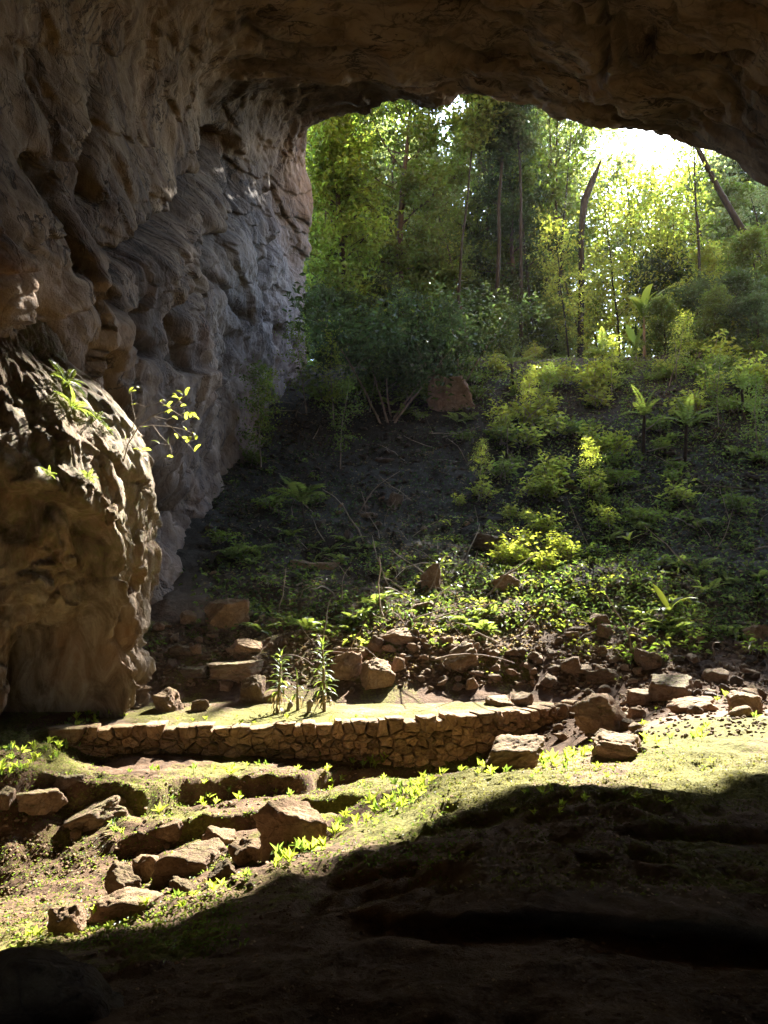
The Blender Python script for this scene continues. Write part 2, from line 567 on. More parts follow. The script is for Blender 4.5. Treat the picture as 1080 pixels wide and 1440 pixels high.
# ------------------------------------------------------------------ terrain
TC = [  # photo pixel x, y and depth of points of the ground
    (540, 1440, 2.66), (1080, 1440, 2.66), (100, 1440, 3.1), (0, 1440, 3.3), (-200, 1440, 3.3), (1300, 1440, 2.66),
    (560, 1320, 3.45), (800, 1322, 3.42), (1080, 1335, 3.34), (1300, 1335, 3.34), (540, 1375, 3.0), (900, 1380, 3.0),
    (540, 1262, 4.6), (700, 1250, 4.2), (900, 1250, 4.2), (1080, 1255, 4.2), (1300, 1250, 4.2),
    (700, 1185, 5.2), (830, 1172, 5.2), (1000, 1182, 5.1), (1080, 1180, 5.1),
    (690, 1122, 6.6), (760, 1104, 6.7), (830, 1098, 6.7), (900, 1104, 6.7), (980, 1118, 6.6), (1080, 1115, 6.8),
    (720, 1085, 7.9), (830, 1070, 8.4), (930, 1060, 8.6), (1080, 1045, 8.9), (1250, 1040, 9),
    (1080, 1026, 10), (950, 1028, 10.6), (830, 1052, 10.2), (950, 1008, 12.0), (1080, 998, 12.3), (870, 1030, 12.4), (790, 1060, 11.6),
    (640, 1088, 8.0), (560, 1138, 7.3), (480, 1178, 6.8), (400, 1214, 6.4), (250, 1266, 5.75), (120, 1300, 5.4), (0, 1338, 5.0), (-150, 1370, 4.6),
    (400, 1270, 4.9), (250, 1335, 4.3), (540, 1195, 6.0), (0, 1400, 3.9),
    (200, 1245, 7.1), (60, 1305, 6.2), (0, 1290, 6.9), (300, 1185, 7.9), (350, 1215, 7.0), (130, 1215, 8.6), (0, 1235, 8.6), (-120, 1250, 8.5),
    (215, 1180, 8.8), (80, 1165, 9.25), (0, 1168, 9.1), (0, 1108, 9.55), (80, 1100, 9.8), (160, 1112, 9.8), (-120, 1130, 9.4), (440, 1145, 8.6), (540, 1108, 9.6), (600, 1096, 9.6),
    (300, 1120, 9.9), (150, 1092, 10.9), (420, 1098, 10.8), (520, 1085, 11.3), (590, 1096, 12.5), (660, 1085, 12.7), (740, 1065, 12.9),
    (120, 1068, 12.2), (300, 1073, 12.2), (450, 1080, 12.3), (200, 1080, 11.5), (350, 1084, 11.5), (480, 1088, 11.7),
    (60, 1040, 12.0), (0, 1075, 10.8), (-150, 1100, 10), (110, 1012, 13.1), (0, 1010, 13.2), (-200, 1010, 13.0), (150, 990, 14.2),
    (250, 1003, 14.4), (450, 1003, 14.4), (600, 1003, 14.4), (720, 1000, 14.6),
    (200, 978, 15.2), (300, 968, 15.5), (450, 966, 15.6), (600, 962, 15.6), (720, 968, 15.5), (800, 985, 15.0),
    (260, 935, 16.0), (350, 935, 16.0), (600, 940, 16.0), (720, 935, 16.1), (850, 955, 15.5), (950, 970, 14.6), (1080, 962, 14.8),
    (220, 890, 17.0), (300, 880, 17.3), (450, 885, 17.3), (600, 885, 17.4), (750, 880, 17.6), (900, 890, 17.0), (1080, 890, 17.0), (1250, 880, 17),
    (230, 830, 19.0), (400, 830, 19.4), (600, 830, 19.6), (800, 830, 19.4), (1000, 830, 19.0), (1200, 810, 19),
    (280, 760, 22.6), (450, 760, 23.2), (650, 760, 23.2), (850, 755, 23.0), (1080, 750, 22.2), (1250, 730, 22),
    (330, 680, 26.6), (480, 680, 27.2), (650, 680, 27.4), (850, 680, 26.8), (1080, 670, 25.8), (1300, 630, 25),
    (360, 600, 31.0), (500, 600, 31.6), (650, 600, 31.8), (850, 595, 31.2), (1080, 590, 29.6), (1300, 540, 28),
    (400, 535, 35.5), (520, 535, 35.6), (650, 540, 35.5), (850, 520, 36.0), (1000, 515, 35.0), (1120, 505, 34),
    (500, 512, 38.5), (700, 500, 39.0), (860, 502, 38.5), (1000, 492, 38.5),
]
TW = [  # x, y, z (metres, z = 0 is the terrace)
    (-9, 0, 0.9), (-6, -8, 1.5), (0, -8, 1.3), (6, -8, 1.5), (12, 0, 1.3), (10, 5, 1.0), (14, 12, 0.8), (-12, 8, 0.4), (-14, 16, 1.6), (-14, 26, 6),
    (18, 18, 2.5), (20, 26, 7.5), (0, -18, 1.6), (-20, -10, 2), (20, -10, 2),
    (-12, 45, 14.5), (0, 45, 13.6), (12, 45, 13.0), (25, 45, 14.5), (-20, 60, 16), (0, 60, 13.2), (20, 60, 12.0), (40, 60, 15),
    (-40, 90, 18), (0, 90, 12.0), (40, 90, 11.5), (0, 160, 8), (80, 160, 9), (-80, 160, 12), (60, 30, 14), (-50, 30, 16),
]
_tp = P(*np.array(TC, float).T)
_tp = np.r_[_tp, np.array(TW, float)]
T_rbf = RBF(_tp[:, :2], _tp[:, 2], 0.004)

# low ledges: photo-pixel crest line (left to right), height, reach beyond the crest
LEDGES_PX = [
    ([(-80, 1140), (0, 1106), (60, 1090), (130, 1100), (200, 1112), (260, 1100), (330, 1096), (410, 1094), (480, 1084), (555, 1086)], 0.34, 0.8),
    ([(170, 1172), (240, 1148), (330, 1134), (420, 1120), (500, 1112), (560, 1108)], 0.28, 0.7),
    ([(470, 1228), (560, 1212), (620, 1206)], 0.10, 0.5),
    ([(560, 1240), (640, 1228), (700, 1236)], 0.09, 0.5),
    ([(860, 1172), (960, 1168), (1040, 1166), (1120, 1164)], 0.10, 0.5),
]
PITS_PX = [  # foot holds and hollows in the rock floor: pixel x, y, half width px, depth m
    (648, 1108, 16, .07), (640, 1124, 20, .08), (628, 1140, 18, .08), (612, 1152, 16, .06), (600, 1167, 16, .07), (570, 1190, 18, .08),
    (585, 1178, 12, .05), (690, 1106, 18, .07), (860, 1128, 40, .10), (800, 1130, 30, .08), (905, 1146, 34, .12), (790, 1180, 40, .09), (700, 1172, 30, .08),
    (905, 1222, 34, .12), (830, 1232, 26, .07), (1030, 1236, 30, .08), (440, 1262, 26, .06), (520, 1252, 34, .07), (650, 1215, 34, .08), (740, 1205, 24, .06),
    (955, 1190, 24, .05), (1000, 1140, 18, .05), (560, 1225, 22, .06), (380, 1300, 24, .05), (620, 1255, 30, .06), (760, 1150, 22, .06), (1050, 1150, 16, .05),
    (730, 1092, 12, .04), (930, 1120, 26, .07), (1040, 1100, 14, .05), (480, 1290, 30, .05)]


def _base_hit(pts):
    out = []
    for px, py in pts:
        ds = np.linspace(2.6, 45, 900)
        q = P(np.full(900, px), np.full(900, py), ds)
        below = np.nonzero(T_rbf(q[:, :2]) > q[:, 2])[0]
        k = below[0] if len(below) else 0
        out.append((q[k, 0], q[k, 1]))
    return out


LEDGES = [(_base_hit(l), h, r) for l, h, r in LEDGES_PX]
_pits = _base_hit([(a, b) for a, b, _, _ in PITS_PX])
PITS = [(x, y, w / FPX * y, dp) for (x, y), (_, _, w, dp) in zip(_pits, PITS_PX)]
SHELF = _base_hit([(480, 1284), (520, 1282), (580, 1284), (650, 1288), (720, 1290), (800, 1292), (880, 1302), (980, 1310), (1080, 1314), (1300, 1318)])

TERR = np.array([(-5.02, 12.35), (-4.0, 12.55), (-2.6, 12.62), (-1.2, 12.78), (0.1, 12.92), (0.75, 13.05), (1.5, 13.35), (2.4, 13.8), (3.3, 14.35), (3.75, 14.75)])  # wall face line


def terrain_z(x, y, relief=True):
    """Height of the ground sheet."""
    z = T_rbf(np.stack([x, y], -1))
    for line, h, reach in LEDGES:
        xs = [a for a, _ in line]
        s, al = polydist(x, y, line)
        wob = 0.10 * vnoise(np.stack([x * 2.3, y * 2.3, 0 * x], -1), 5)
        s = s + wob
        m = -(1 - sstep(-0.10, 0.04, s)) * np.exp(-np.clip(-s - 0.1, 0, None) / reach)
        ends = sstep(-0.12, 0.08, al) * (1 - sstep(0.92, 1.12, al))
        z = z + h * m * ends
    for px, py, w, dp in PITS:
        m_ = (np.abs(x - px) < 3 * w) & (np.abs(y - py) < 4 * w)
        if not m_.any(): continue
        xx, yy = x[m_], y[m_]
        pp = np.stack([xx, yy, 0 * xx], -1)
        d = np.hypot(xx - px, (yy - py) * 0.75) * (1 + 0.45 * fbm(pp / w * 0.9, 3, 19))
        z[m_] += -0.7 * dp * (1 - sstep(0.3 * w, 1.0 * w, d)) + dp * 0.3 * np.exp(-((d - 1.15 * w) / (0.35 * w)) ** 2)
    s, al = polydist(x, y, SHELF)
    s = s + 0.05 * vnoise(np.stack([x * 2.1, y * 0.5, 0 * x], -1), 9)
    e = sstep(0.0, 0.14, al)
    z = z + e * 0.13 * sstep(0.0, 0.07, s) * np.exp(-np.clip(s, 0, None) / 0.9) - e * 0.07 * np.exp(-((s + 0.12) / 0.20) ** 2)
    if relief:
        p = np.stack([x, y, 0 * x], -1)
        slope = sstep(15.3, 18.0, y) * (1 - sstep(40, 50, y))
        gully = sstep(0.0, 0.6, (y - 5.3)) * (1 - sstep(12.0, 12.8, y)) * (1 - sstep(-0.6, 0.8, x))
        mound = (1 - sstep(9.5, 12, y)) * (1 - gully)
        z = z + slope * (0.28 * fbm(p * 0.55, 4, 3) + 0.12 * fbm(p * 2.2, 3, 4))
        z = z + gully * (0.10 * fbm(p * 1.3, 3, 21) + 0.07 * fbm(p * 4.2, 3, 22, 0.6))
        r2 = fbm(p * np.array([1.2, 1.9, 1.0]), 4, 31)
        z = z + mound * (0.085 * r2 + 0.045 * fbm(p * 5.0, 4, 33, 0.62) - 0.03 * np.abs(fbm(p * np.array([2.4, 3.6, 1]), 3, 37)) - 0.05 * np.clip(fbm(p * np.array([1.6, 3.4, 1]), 2, 35) - 0.25, 0, 1))
    return z


def in_terrace(x, y):
    fy = np.interp(x, TERR[:, 0], TERR[:, 1])
    return (x > TERR[0, 0]) & (x < TERR[-1, 0]) & (y > fy) & (y < 15.2)


GRID = {}


def ground_z(x, y):
    x = np.atleast_1d(np.asarray(x, float)); y = np.atleast_1d(np.asarray(y, float))
    w = 0.56 * np.clip(y, 2.2, 46) + 1.1
    rows, Zt = GRID['rows'], GRID['Z']
    fr = np.clip(np.interp(y, rows, np.arange(len(rows))), 0, len(rows) - 1.001)
    fc = np.clip((x / w + 1) / 2 * 399, 0, 398.999)
    i, j = fr.astype(int), fc.astype(int)
    a, b = fr - i, fc - j
    z = (Zt[i, j] * (1 - b) + Zt[i, j + 1] * b) * (1 - a) + (Zt[i + 1, j] * (1 - b) + Zt[i + 1, j + 1] * b) * a
    out = np.abs(x) > w
    if out.any() and out.sum() < 3000:
        z = np.where(out, 0, z)
        z[out] = terrain_z(x[out], y[out])
    return np.where(in_terrace(x, y), np.maximum(z, 0.0), z)


def hit(px, py, dmax=60.0):
    """Where the rays through photo pixels meet the ground: (N,3)."""
    px = np.atleast_1d(np.asarray(px, float)); py = np.atleast_1d(np.asarray(py, float))
    ds = 2.5 * (dmax / 2.5) ** np.linspace(0, 1, 420)
    out = np.zeros((len(px), 3))
    for i in range(0, len(px), 60):
        a, b = px[i:i + 60], py[i:i + 60]
        q = P(a[:, None] + 0 * ds, b[:, None] + 0 * ds, np.broadcast_to(ds, (len(a), len(ds))))
        g = ground_z(q[..., 0].ravel(), q[..., 1].ravel()).reshape(q.shape[:2])
        under = g >= q[..., 2]
        k = np.where(under.any(1), under.argmax(1), len(ds) - 1)
        r = np.arange(len(a))
        k0 = np.maximum(k - 1, 0)
        f1 = (g - q[..., 2])[r, k]; f0 = (g - q[..., 2])[r, k0]
        w = np.where(k > 0, -f0 / (f1 - f0 + 1e-9), 1.0)
        out[i:i + 60] = q[r, k0] * (1 - w)[:, None] + q[r, k] * w[:, None]
    return out


def build_terrain():
    rows = np.r_[np.linspace(-16, 2.2, 46)[:-1], 2.2 * (46 / 2.2) ** np.linspace(0, 1, 560), np.geomspace(46.5, 420, 60)]
    k = np.geomspace(0.3, 300, 26)
    u = np.linspace(-1, 1, 400)
    ya = np.clip(rows, 2.2, 46)
    w = 0.56 * ya + 1.1
    X = np.concatenate([-(w[:, None] + k[::-1][None]), w[:, None] * u[None], w[:, None] + k[None]], 1)
    Y = np.repeat(rows[:, None], X.shape[1], 1)
    Z = terrain_z(X.ravel(), Y.ravel()).reshape(X.shape)
    far = sstep(100, 300, np.hypot(X, Y))
    Z = Z * (1 - far) + 8 * far
    GRID['rows'], GRID['Z'] = rows, Z[:, 26:426].copy()
    # the shelf overhangs the floor in front of it
    s, al = polydist(X.ravel(), Y.ravel(), SHELF)
    s = s.reshape(X.shape) + 0.05 * vnoise(np.stack([X * 2.1, Y * 0.5, 0 * X], -1), 9)
    e = sstep(0.02, 0.2, al).reshape(X.shape)
    over = e * 0.20 * sstep(0.0, 0.07, s) * np.exp(-np.clip(s, 0, None) / 0.8)
    Y2 = Y - over
    # keep below the terrace slab
    fy = np.interp(X, TERR[:, 0], TERR[:, 1])
    under = (X > TERR[0, 0] + 0.1) & (X < TERR[-1, 0] - 0.1) & (Y > fy + 0.15) & (Y < 14.7)
    Z = np.where(under, np.minimum(Z, -0.12), Z)
    V = np.stack([X, Y2, Z], -1).reshape(-1, 3)
    px, py = to_px(V)
    x, y, z = X.ravel(), Y.ravel(), Z.ravel()
    nz = lambda f, sd: vnoise(np.stack([x * f, y * f, 0 * x], -1), sd)
    slope = sstep(15.6, 18.5, y + 0.7 * nz(0.8, 41))
    gully = sstep(5.2, 6.2, y) * (1 - sstep(-0.5, 0.9, x - (y - 7.5) * 0.35)) * (1 - slope)
    soil_shade = np.clip(gully + sstep(12, 13, y) * (1 - slope) + 0.60 * (1 - sstep(4.0, 7.2, y + 0.5 * nz(1.1, 44))), 0, 1)  # soil, plus a last term that paints the near floor's shade darker
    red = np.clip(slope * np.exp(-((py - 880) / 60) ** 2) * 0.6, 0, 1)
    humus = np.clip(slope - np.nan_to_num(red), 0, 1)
    moss = np.zeros_like(x)
    mound = (y > 4.0) & (y < 11.5) & (slope < 0.5)
    moss = np.where(mound, 0.30 + 0.34 * sstep(5.2, 7.2, y + 0.6 * nz(0.9, 43)), moss)
    moss = np.where(gully > 0.5, 0.42, moss)
    moss = np.where((y < 14.5) & (x < -4.4) & (y > 10), 0.6, moss)
    return obj('ground', mesh_np('ground', V, grid_faces(*X.shape), True, dict(soil_shade=soil_shade, humus=humus, moss=moss)), M['ground'])


structure(build_terrain(), 'cave floor, gully and rubble slope rising to the forest')


# ------------------------------------------------------------------ terrace floor (flat earth platform behind the dry-stone wall)
def build_terrace():
    n, mrows = 260, 90
    xs = np.linspace(TERR[0, 0] + 0.02, TERR[-1, 0] - 0.05, n)
    fy = np.interp(xs, TERR[:, 0], TERR[:, 1]) + 0.10
    t = np.linspace(0, 1, mrows)
    X = np.repeat(xs[None], mrows, 0)
    Y = fy[None] + (15.7 - fy[None]) * t[:, None]
    p = np.stack([X, Y, 0 * X], -1)
    Z = 0.02 * fbm(p * 1.6, 4, 51) + 0.010 * fbm(p * 7, 3, 52) + 0.05 * (t[:, None] - 0.3)
    Z = Z - 0.03 * sstep(0.06, 0.0, t)[:, None]
    top = np.stack([X, Y, Z], -1)
    front = top[0].copy(); front[:, 2] = -1.2
    V = np.r_[front[None], top].reshape(-1, 3)
    x, y = V[:, 0], V[:, 1]
    moss = 0.56 + 0.15 * vnoise(np.stack([x * 0.8, y * 1.5, 0 * x], -1), 55)
    return obj('terrace_floor', mesh_np('terrace_floor', V, grid_faces(mrows + 1, n), True, dict(soil_shade=0 * x, humus=0 * x, moss=moss)), M['ground'])


structure(build_terrace(), 'flat mossy earth terrace behind the dry-stone wall')

# ------------------------------------------------------------------ cave shell: wall and ceiling around an axis
AX = 3.0


def axis_z(d):
    return CAMZ + np.interp(d, [-20, 10, 16, 38, 50], [2.5, 2.5, 3.5, 13.0, 16.0])


SC = [  # photo pixel x, y, depth on the left wall and ceiling
    (432, 180, 38), (436, 350, 38), (428, 500, 37.6), (420, 560, 36.5),
    (405, 400, 34.5), (395, 260, 35), (345, 350, 29.5), (335, 520, 28.4), (372, 480, 31.5), (300, 640, 25.6), (260, 740, 21.6), (222, 840, 18.4),
    (255, 450, 21.5), (255, 600, 20.6), (215, 700, 18.4), (285, 250, 25.5), (215, 330, 19.6),
    (150, 430, 16), (165, 250, 17), (165, 560, 16.2), (70, 620, 14.6), (100, 760, 15.6), (100, 900, 16.0), (180, 800, 17.2),
    (0, 450, 12.6), (0, 300, 12.6), (0, 150, 13.4), (80, 100, 15.6), (0, 0, 14.4), (90, 330, 14.6), (60, 480, 13.4),
    (200, 60, 19.5), (250, 130, 22.6), (300, 100, 25.6), (330, 160, 29),
    (300, 0, 20.8), (540, 0, 22.6), (800, 0, 22), (1080, 0, 19.6), (420, 50, 24.2), (680, 40, 24.4), (950, 50, 22.0),
    (350, 104, 26.6), (450, 112, 27.2), (540, 120, 27.8), (600, 128, 28.4), (700, 100, 27.2), (820, 110, 26.2), (900, 110, 24.8), (1080, 120, 22.3), (1080, 200, 25.0), (980, 160, 26.4), (740, 130, 28.2),
    (430, 125, 31.5), (500, 128, 31.5), (570, 136, 31.5),
]
LIP = [(1500, 760, 20.0), (1300, 450, 23.0), (1180, 320, 25.5), (1080, 252, 27.5), (1040, 232, 28.4), (1000, 216, 29.2), (955, 202, 29.8), (920, 188, 29.6), (880, 176, 28.8),
       (840, 172, 28.7), (800, 168, 29.2), (760, 152, 30.0), (720, 144, 30.6), (680, 142, 31.2), (640, 146, 31.8), (612, 160, 32.2), (570, 152, 33.0), (530, 160, 33.8), (480, 164, 35.0),
       (445, 168, 36.4), (433, 178, 37.6), (434, 260, 38.2), (438, 350, 38.2), (432, 450, 38.0), (425, 560, 37.5)]
SW = [  # world points out of frame
    (3, -10, 9.5), (3, 0, 14.0), (3, 8, 16.0), (-3, 0, 12.0), (9, 0, 12.5), (-9.5, 0, 5), (-9.5, 0, 1), (-8.5, -8, 4), (-8.5, -8, 1), (-9.5, 6, 8), (-9.3, 6, 3), (-9.3, 6, 0),
    (14, 0, 5), (14, 0, 1), (13, -8, 3), (15.5, 8, 8), (15.5, 8, 1), (17, 15, 8), (17, 15, 1), (10, 14, 15.5), (-10, 10, 0), (-9, 10, -2), (-9, 15, -1),
    (17.5, 18, 3), (19.5, 20, 5), (-5, 8, 14), (14.5, 20, 12)]


def _to_cyl(p):
    za = axis_z(p[:, 1])
    th = np.arctan2(p[:, 2] - za, p[:, 0] - AX)
    th = np.where(th < -math.pi / 2, th + 2 * math.pi, th)
    return th, np.hypot(p[:, 2] - za, p[:, 0] - AX)


_sp = np.r_[P(*np.array(SC, float).T), P(*np.array(LIP, float).T), np.array(SW, float)]
_th, _rr = _to_cyl(_sp)
S_rbf = RBF(np.c_[_sp[:, 1] / 9.0, _th * 1.1], _rr, 0.01)
_lp = P(*np.array(LIP, float).T)
_lth, _lr = _to_cyl(_lp)
_o = np.argsort(_lth)
_lth, _ld = _lth[_o], _lp[_o, 1]

CRACKS = [  # pixel line, half width px, depth m
    ([(322, 212), (300, 250), (262, 300), (228, 330), (195, 360), (160, 385), (150, 400), (165, 425)], 14, 2.1),
    ([(150, 505), (165, 545), (190, 590), (215, 640), (240, 680), (270, 705)], 11, 1.7),
    ([(300, 385), (330, 415), (352, 445)], 5, 0.4), ([(205, 440), (200, 470), (215, 500)], 14, 1.0), ([(345, 225), (330, 300), (300, 350), (290, 380)], 9, 0.8), ([(60, 230), (90, 300), (110, 380)], 9, 0.6), ([(150, 130), (135, 220), (140, 290)], 9, 0.6), ([(265, 395), (250, 450), (262, 520)], 8, 0.7), ([(385, 330), (372, 400), (380, 450)], 6, 0.5), ([(340, 470), (320, 520), (300, 560)], 8, 0.5),
    ([(38, 480), (55, 500)], 14, 0.9), ([(80, 560), (60, 600), (20, 640)], 8, 0.4),
    ([(812, 0), (818, 25), (850, 50), (858, 80), (848, 102), (828, 104)], 5, 0.6), ([(846, 0), (852, 30), (870, 62), (890, 92), (912, 108)], 5, 0.55),
    ([(905, 60), (915, 90), (955, 96), (1000, 92), (1048, 84)], 5, 0.6), ([(985, 92), (1030, 112)], 8, 0.35), ([(640, 5), (690, 18), (730, 20)], 5, 0.25),
    ([(940, 0), (950, 30), (990, 45)], 3, 0.2), ([(1000, 130), (1040, 150), (1080, 160)], 6, 0.3), ([(960, 150), (1000, 170), (1060, 190)], 6, 0.3), ([(600, 60), (640, 80), (700, 86)], 6, 0.2),
    ([(350, 40), (380, 60), (440, 80)], 6, 0.3), ([(330, 85), (350, 95), (420, 90), (500, 80)], 5, 0.3), ([(820, 140), (900, 165), (960, 190), (1040, 225)], 5, 0.35)]


def build_cave():
    tv = np.r_[np.linspace(R(-60), R(40), 40)[:-1], np.linspace(R(40), R(222), 520)]
    lip_d = np.interp(tv, _lth, _ld)
    lip_d = lip_d + 0.35 * fbm(np.stack([tv * 9, 0 * tv, 0 * tv], -1), 4, 61) * sstep(R(30), R(60), tv)
    q = np.r_[np.linspace(0, 0.40, 36)[:-1], 0.40 + 0.60 * np.linspace(0, 1, 330) ** 0.92]
    D = -14 + (lip_d[None] + 14) * q[:, None]
    TH = np.repeat(tv[None], len(q), 0)
    RR = S_rbf(np.stack([D / 9.0, TH * 1.1], -1))
    RR = np.clip(RR, 3, 40)
    close = sstep(0.0, 0.16, q)[:, None]
    RR = RR * (0.03 + 0.97 * np.sqrt(close))
    p0 = np.stack([AX + RR * np.cos(TH), D, axis_z(D) + RR * np.sin(TH)], -1)
    ceil = sstep(0.45, 0.85, np.sin(TH)) * 1.0
    px, py = to_px(p0)
    ceil = np.where(np.isfinite(px), np.clip(ceil * (0.25 + 0.75 * sstep(180, 420, px + 0.6 * (py - 60))), 0, 1), ceil)
    # large relief
    disp = 0.75 * fbm(p0 * 0.22, 3, 71) + 0.22 * fbm(p0 * 0.8, 4, 72, 0.55)
    wallish = 1 - ceil
    pv = p0.copy(); pv[..., 0] += 0.45 * p0[..., 2]
    ribs = fbm(pv * np.array([0.7, 0.45, 0.22]), 4, 73, 0.55, ridged=True)
    disp = disp - wallish * 0.20 * ribs - wallish * 0.13 * fbm(pv * np.array([1.8, 1.4, 0.8]), 4, 75, 0.6)
    pw = p0 + 0.7 * np.stack([fbm(p0 * 0.5, 3, 64), fbm(p0 * 0.5, 3, 65), fbm(p0 * 0.5, 3, 66)], -1)
    e1, v1 = cells(pw * np.array([0.45, 0.40, 0.30]) + 0.35 * pw[..., [2, 0, 1]] * np.array([0.45, 0, 0]), 67)
    e2, v2 = cells(pw * np.array([1.3, 1.1, 0.85]), 68)
    disp = disp + wallish * (0.22 * v1 + 0.06 * (1 - sstep(0, 0.10, e1)) + 0.07 * v2 + 0.03 * (1 - sstep(0, 0.12, e2))) + ceil * (0.10 * v1 + 0.06 * v2)
    bed = pw @ np.array([0.25, -0.62, 0.74]) * 0.62 + 0.9 * fbm(p0 * 0.22, 3, 62)
    fr = bed - np.floor(bed)
    fr2 = bed * 2.7 + 0.4; fr2 = fr2 - np.floor(fr2)
    patchy = sstep(-0.15, 0.25, fbm(p0 * 0.3, 2, 63))
    disp = disp + wallish * (0.20 * fr ** 3 + 0.07 * fr2 ** 3 * patchy) + 0.05 * fbm(p0 * 3.1, 4, 69, 0.65, ridged=True)
    fl = fbm(p0 * np.array([0.5, 0.8, 0.5]) + 0.6 * fbm(p0 * 0.3, 2, 76)[..., None], 4, 77)
    disp = disp + ceil * (0.30 * fl + 0.16 * sstep(0.0, 0.12, fl) + 0.10 * fbm(p0 * 2.0, 4, 79, 0.6))
    near = np.nan_to_num(px, nan=-9999), np.nan_to_num(py, nan=-9999)
    dark = np.zeros_like(px)
    wobx = 9 * fbm(p0 * 0.9, 3, 81); woby = 9 * fbm(p0 * 0.9, 3, 83)
    for line, w, dp in CRACKS:
        s, al = polydist(near[0] + wobx, near[1] + woby, line)
        g = np.exp(-(s / w) ** 2) * sstep(-0.15, 0.05, al) * (1 - sstep(0.95, 1.15, al))
        disp = disp + dp * g
        dark = np.maximum(dark, 0.75 * np.exp(-(s / (w * 1.2)) ** 2) * sstep(-0.1, 0.05, al) * (1 - sstep(0.95, 1.1, al)))
    # recess shade painted dark behind the ceiling step and along the lip
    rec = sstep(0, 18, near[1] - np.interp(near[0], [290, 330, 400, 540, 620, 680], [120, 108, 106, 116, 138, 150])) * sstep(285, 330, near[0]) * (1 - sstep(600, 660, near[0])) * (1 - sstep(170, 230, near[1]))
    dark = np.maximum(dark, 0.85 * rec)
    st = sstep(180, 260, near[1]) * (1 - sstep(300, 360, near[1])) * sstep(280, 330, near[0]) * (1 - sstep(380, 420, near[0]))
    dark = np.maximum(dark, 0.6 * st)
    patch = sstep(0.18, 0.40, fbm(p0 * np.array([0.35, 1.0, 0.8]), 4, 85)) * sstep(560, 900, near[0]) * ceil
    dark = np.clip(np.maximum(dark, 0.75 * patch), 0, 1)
    grey = sstep(260, 380, near[0]) * (1 - sstep(440, 460, near[0])) * sstep(240, 400, near[1]) * 0.8 * (1 - 0.7 * sstep(470, 620, near[1]))
    grey = np.maximum(grey, 0.15 * sstep(380, 560, near[1]) * sstep(60, 160, near[0]) * (1 - ceil))
    grey = np.clip(grey, 0, 1) * (1 - ceil)
    RR = RR + disp * close
    rows = [(D, RR)]
    base_d, base_r = D[-1], RR[-1]
    jag = 0.5 + 0.5 * fbm(np.stack([tv * 14, 0 * tv, 0 * tv], -1), 4, 87)
    for dd, dr in ((0.25, 0.10), (0.5, 0.5), (0.7, 1.4), (1.1, 3.0), (2.0, 8.0), (5.0, 30.0), (8.0, 70.0)):
        rows.append(((base_d + dd * (0.6 + jag))[None], (base_r + dr * (0.5 + jag))[None]))
    D = np.concatenate([r[0] for r in rows]); RR = np.concatenate([r[1] for r in rows])
    TH = np.repeat(tv[None], len(D), 0)
    V = np.stack([AX + RR * np.cos(TH), D, axis_z(D) + RR * np.sin(TH)], -1)
    ext = lambda a: np.concatenate([a, np.repeat(a[-1:], len(D) - len(a), 0)]).ravel()
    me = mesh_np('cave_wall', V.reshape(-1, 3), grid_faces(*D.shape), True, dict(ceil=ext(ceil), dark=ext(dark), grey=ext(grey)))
    return obj('cave_wall', me, M['cave'])


structure(build_cave(), 'brown limestone cave wall and ceiling around the wide mouth')


# ------------------------------------------------------------------ flowstone formation on the left
FX, FY = -7.6, 13.9


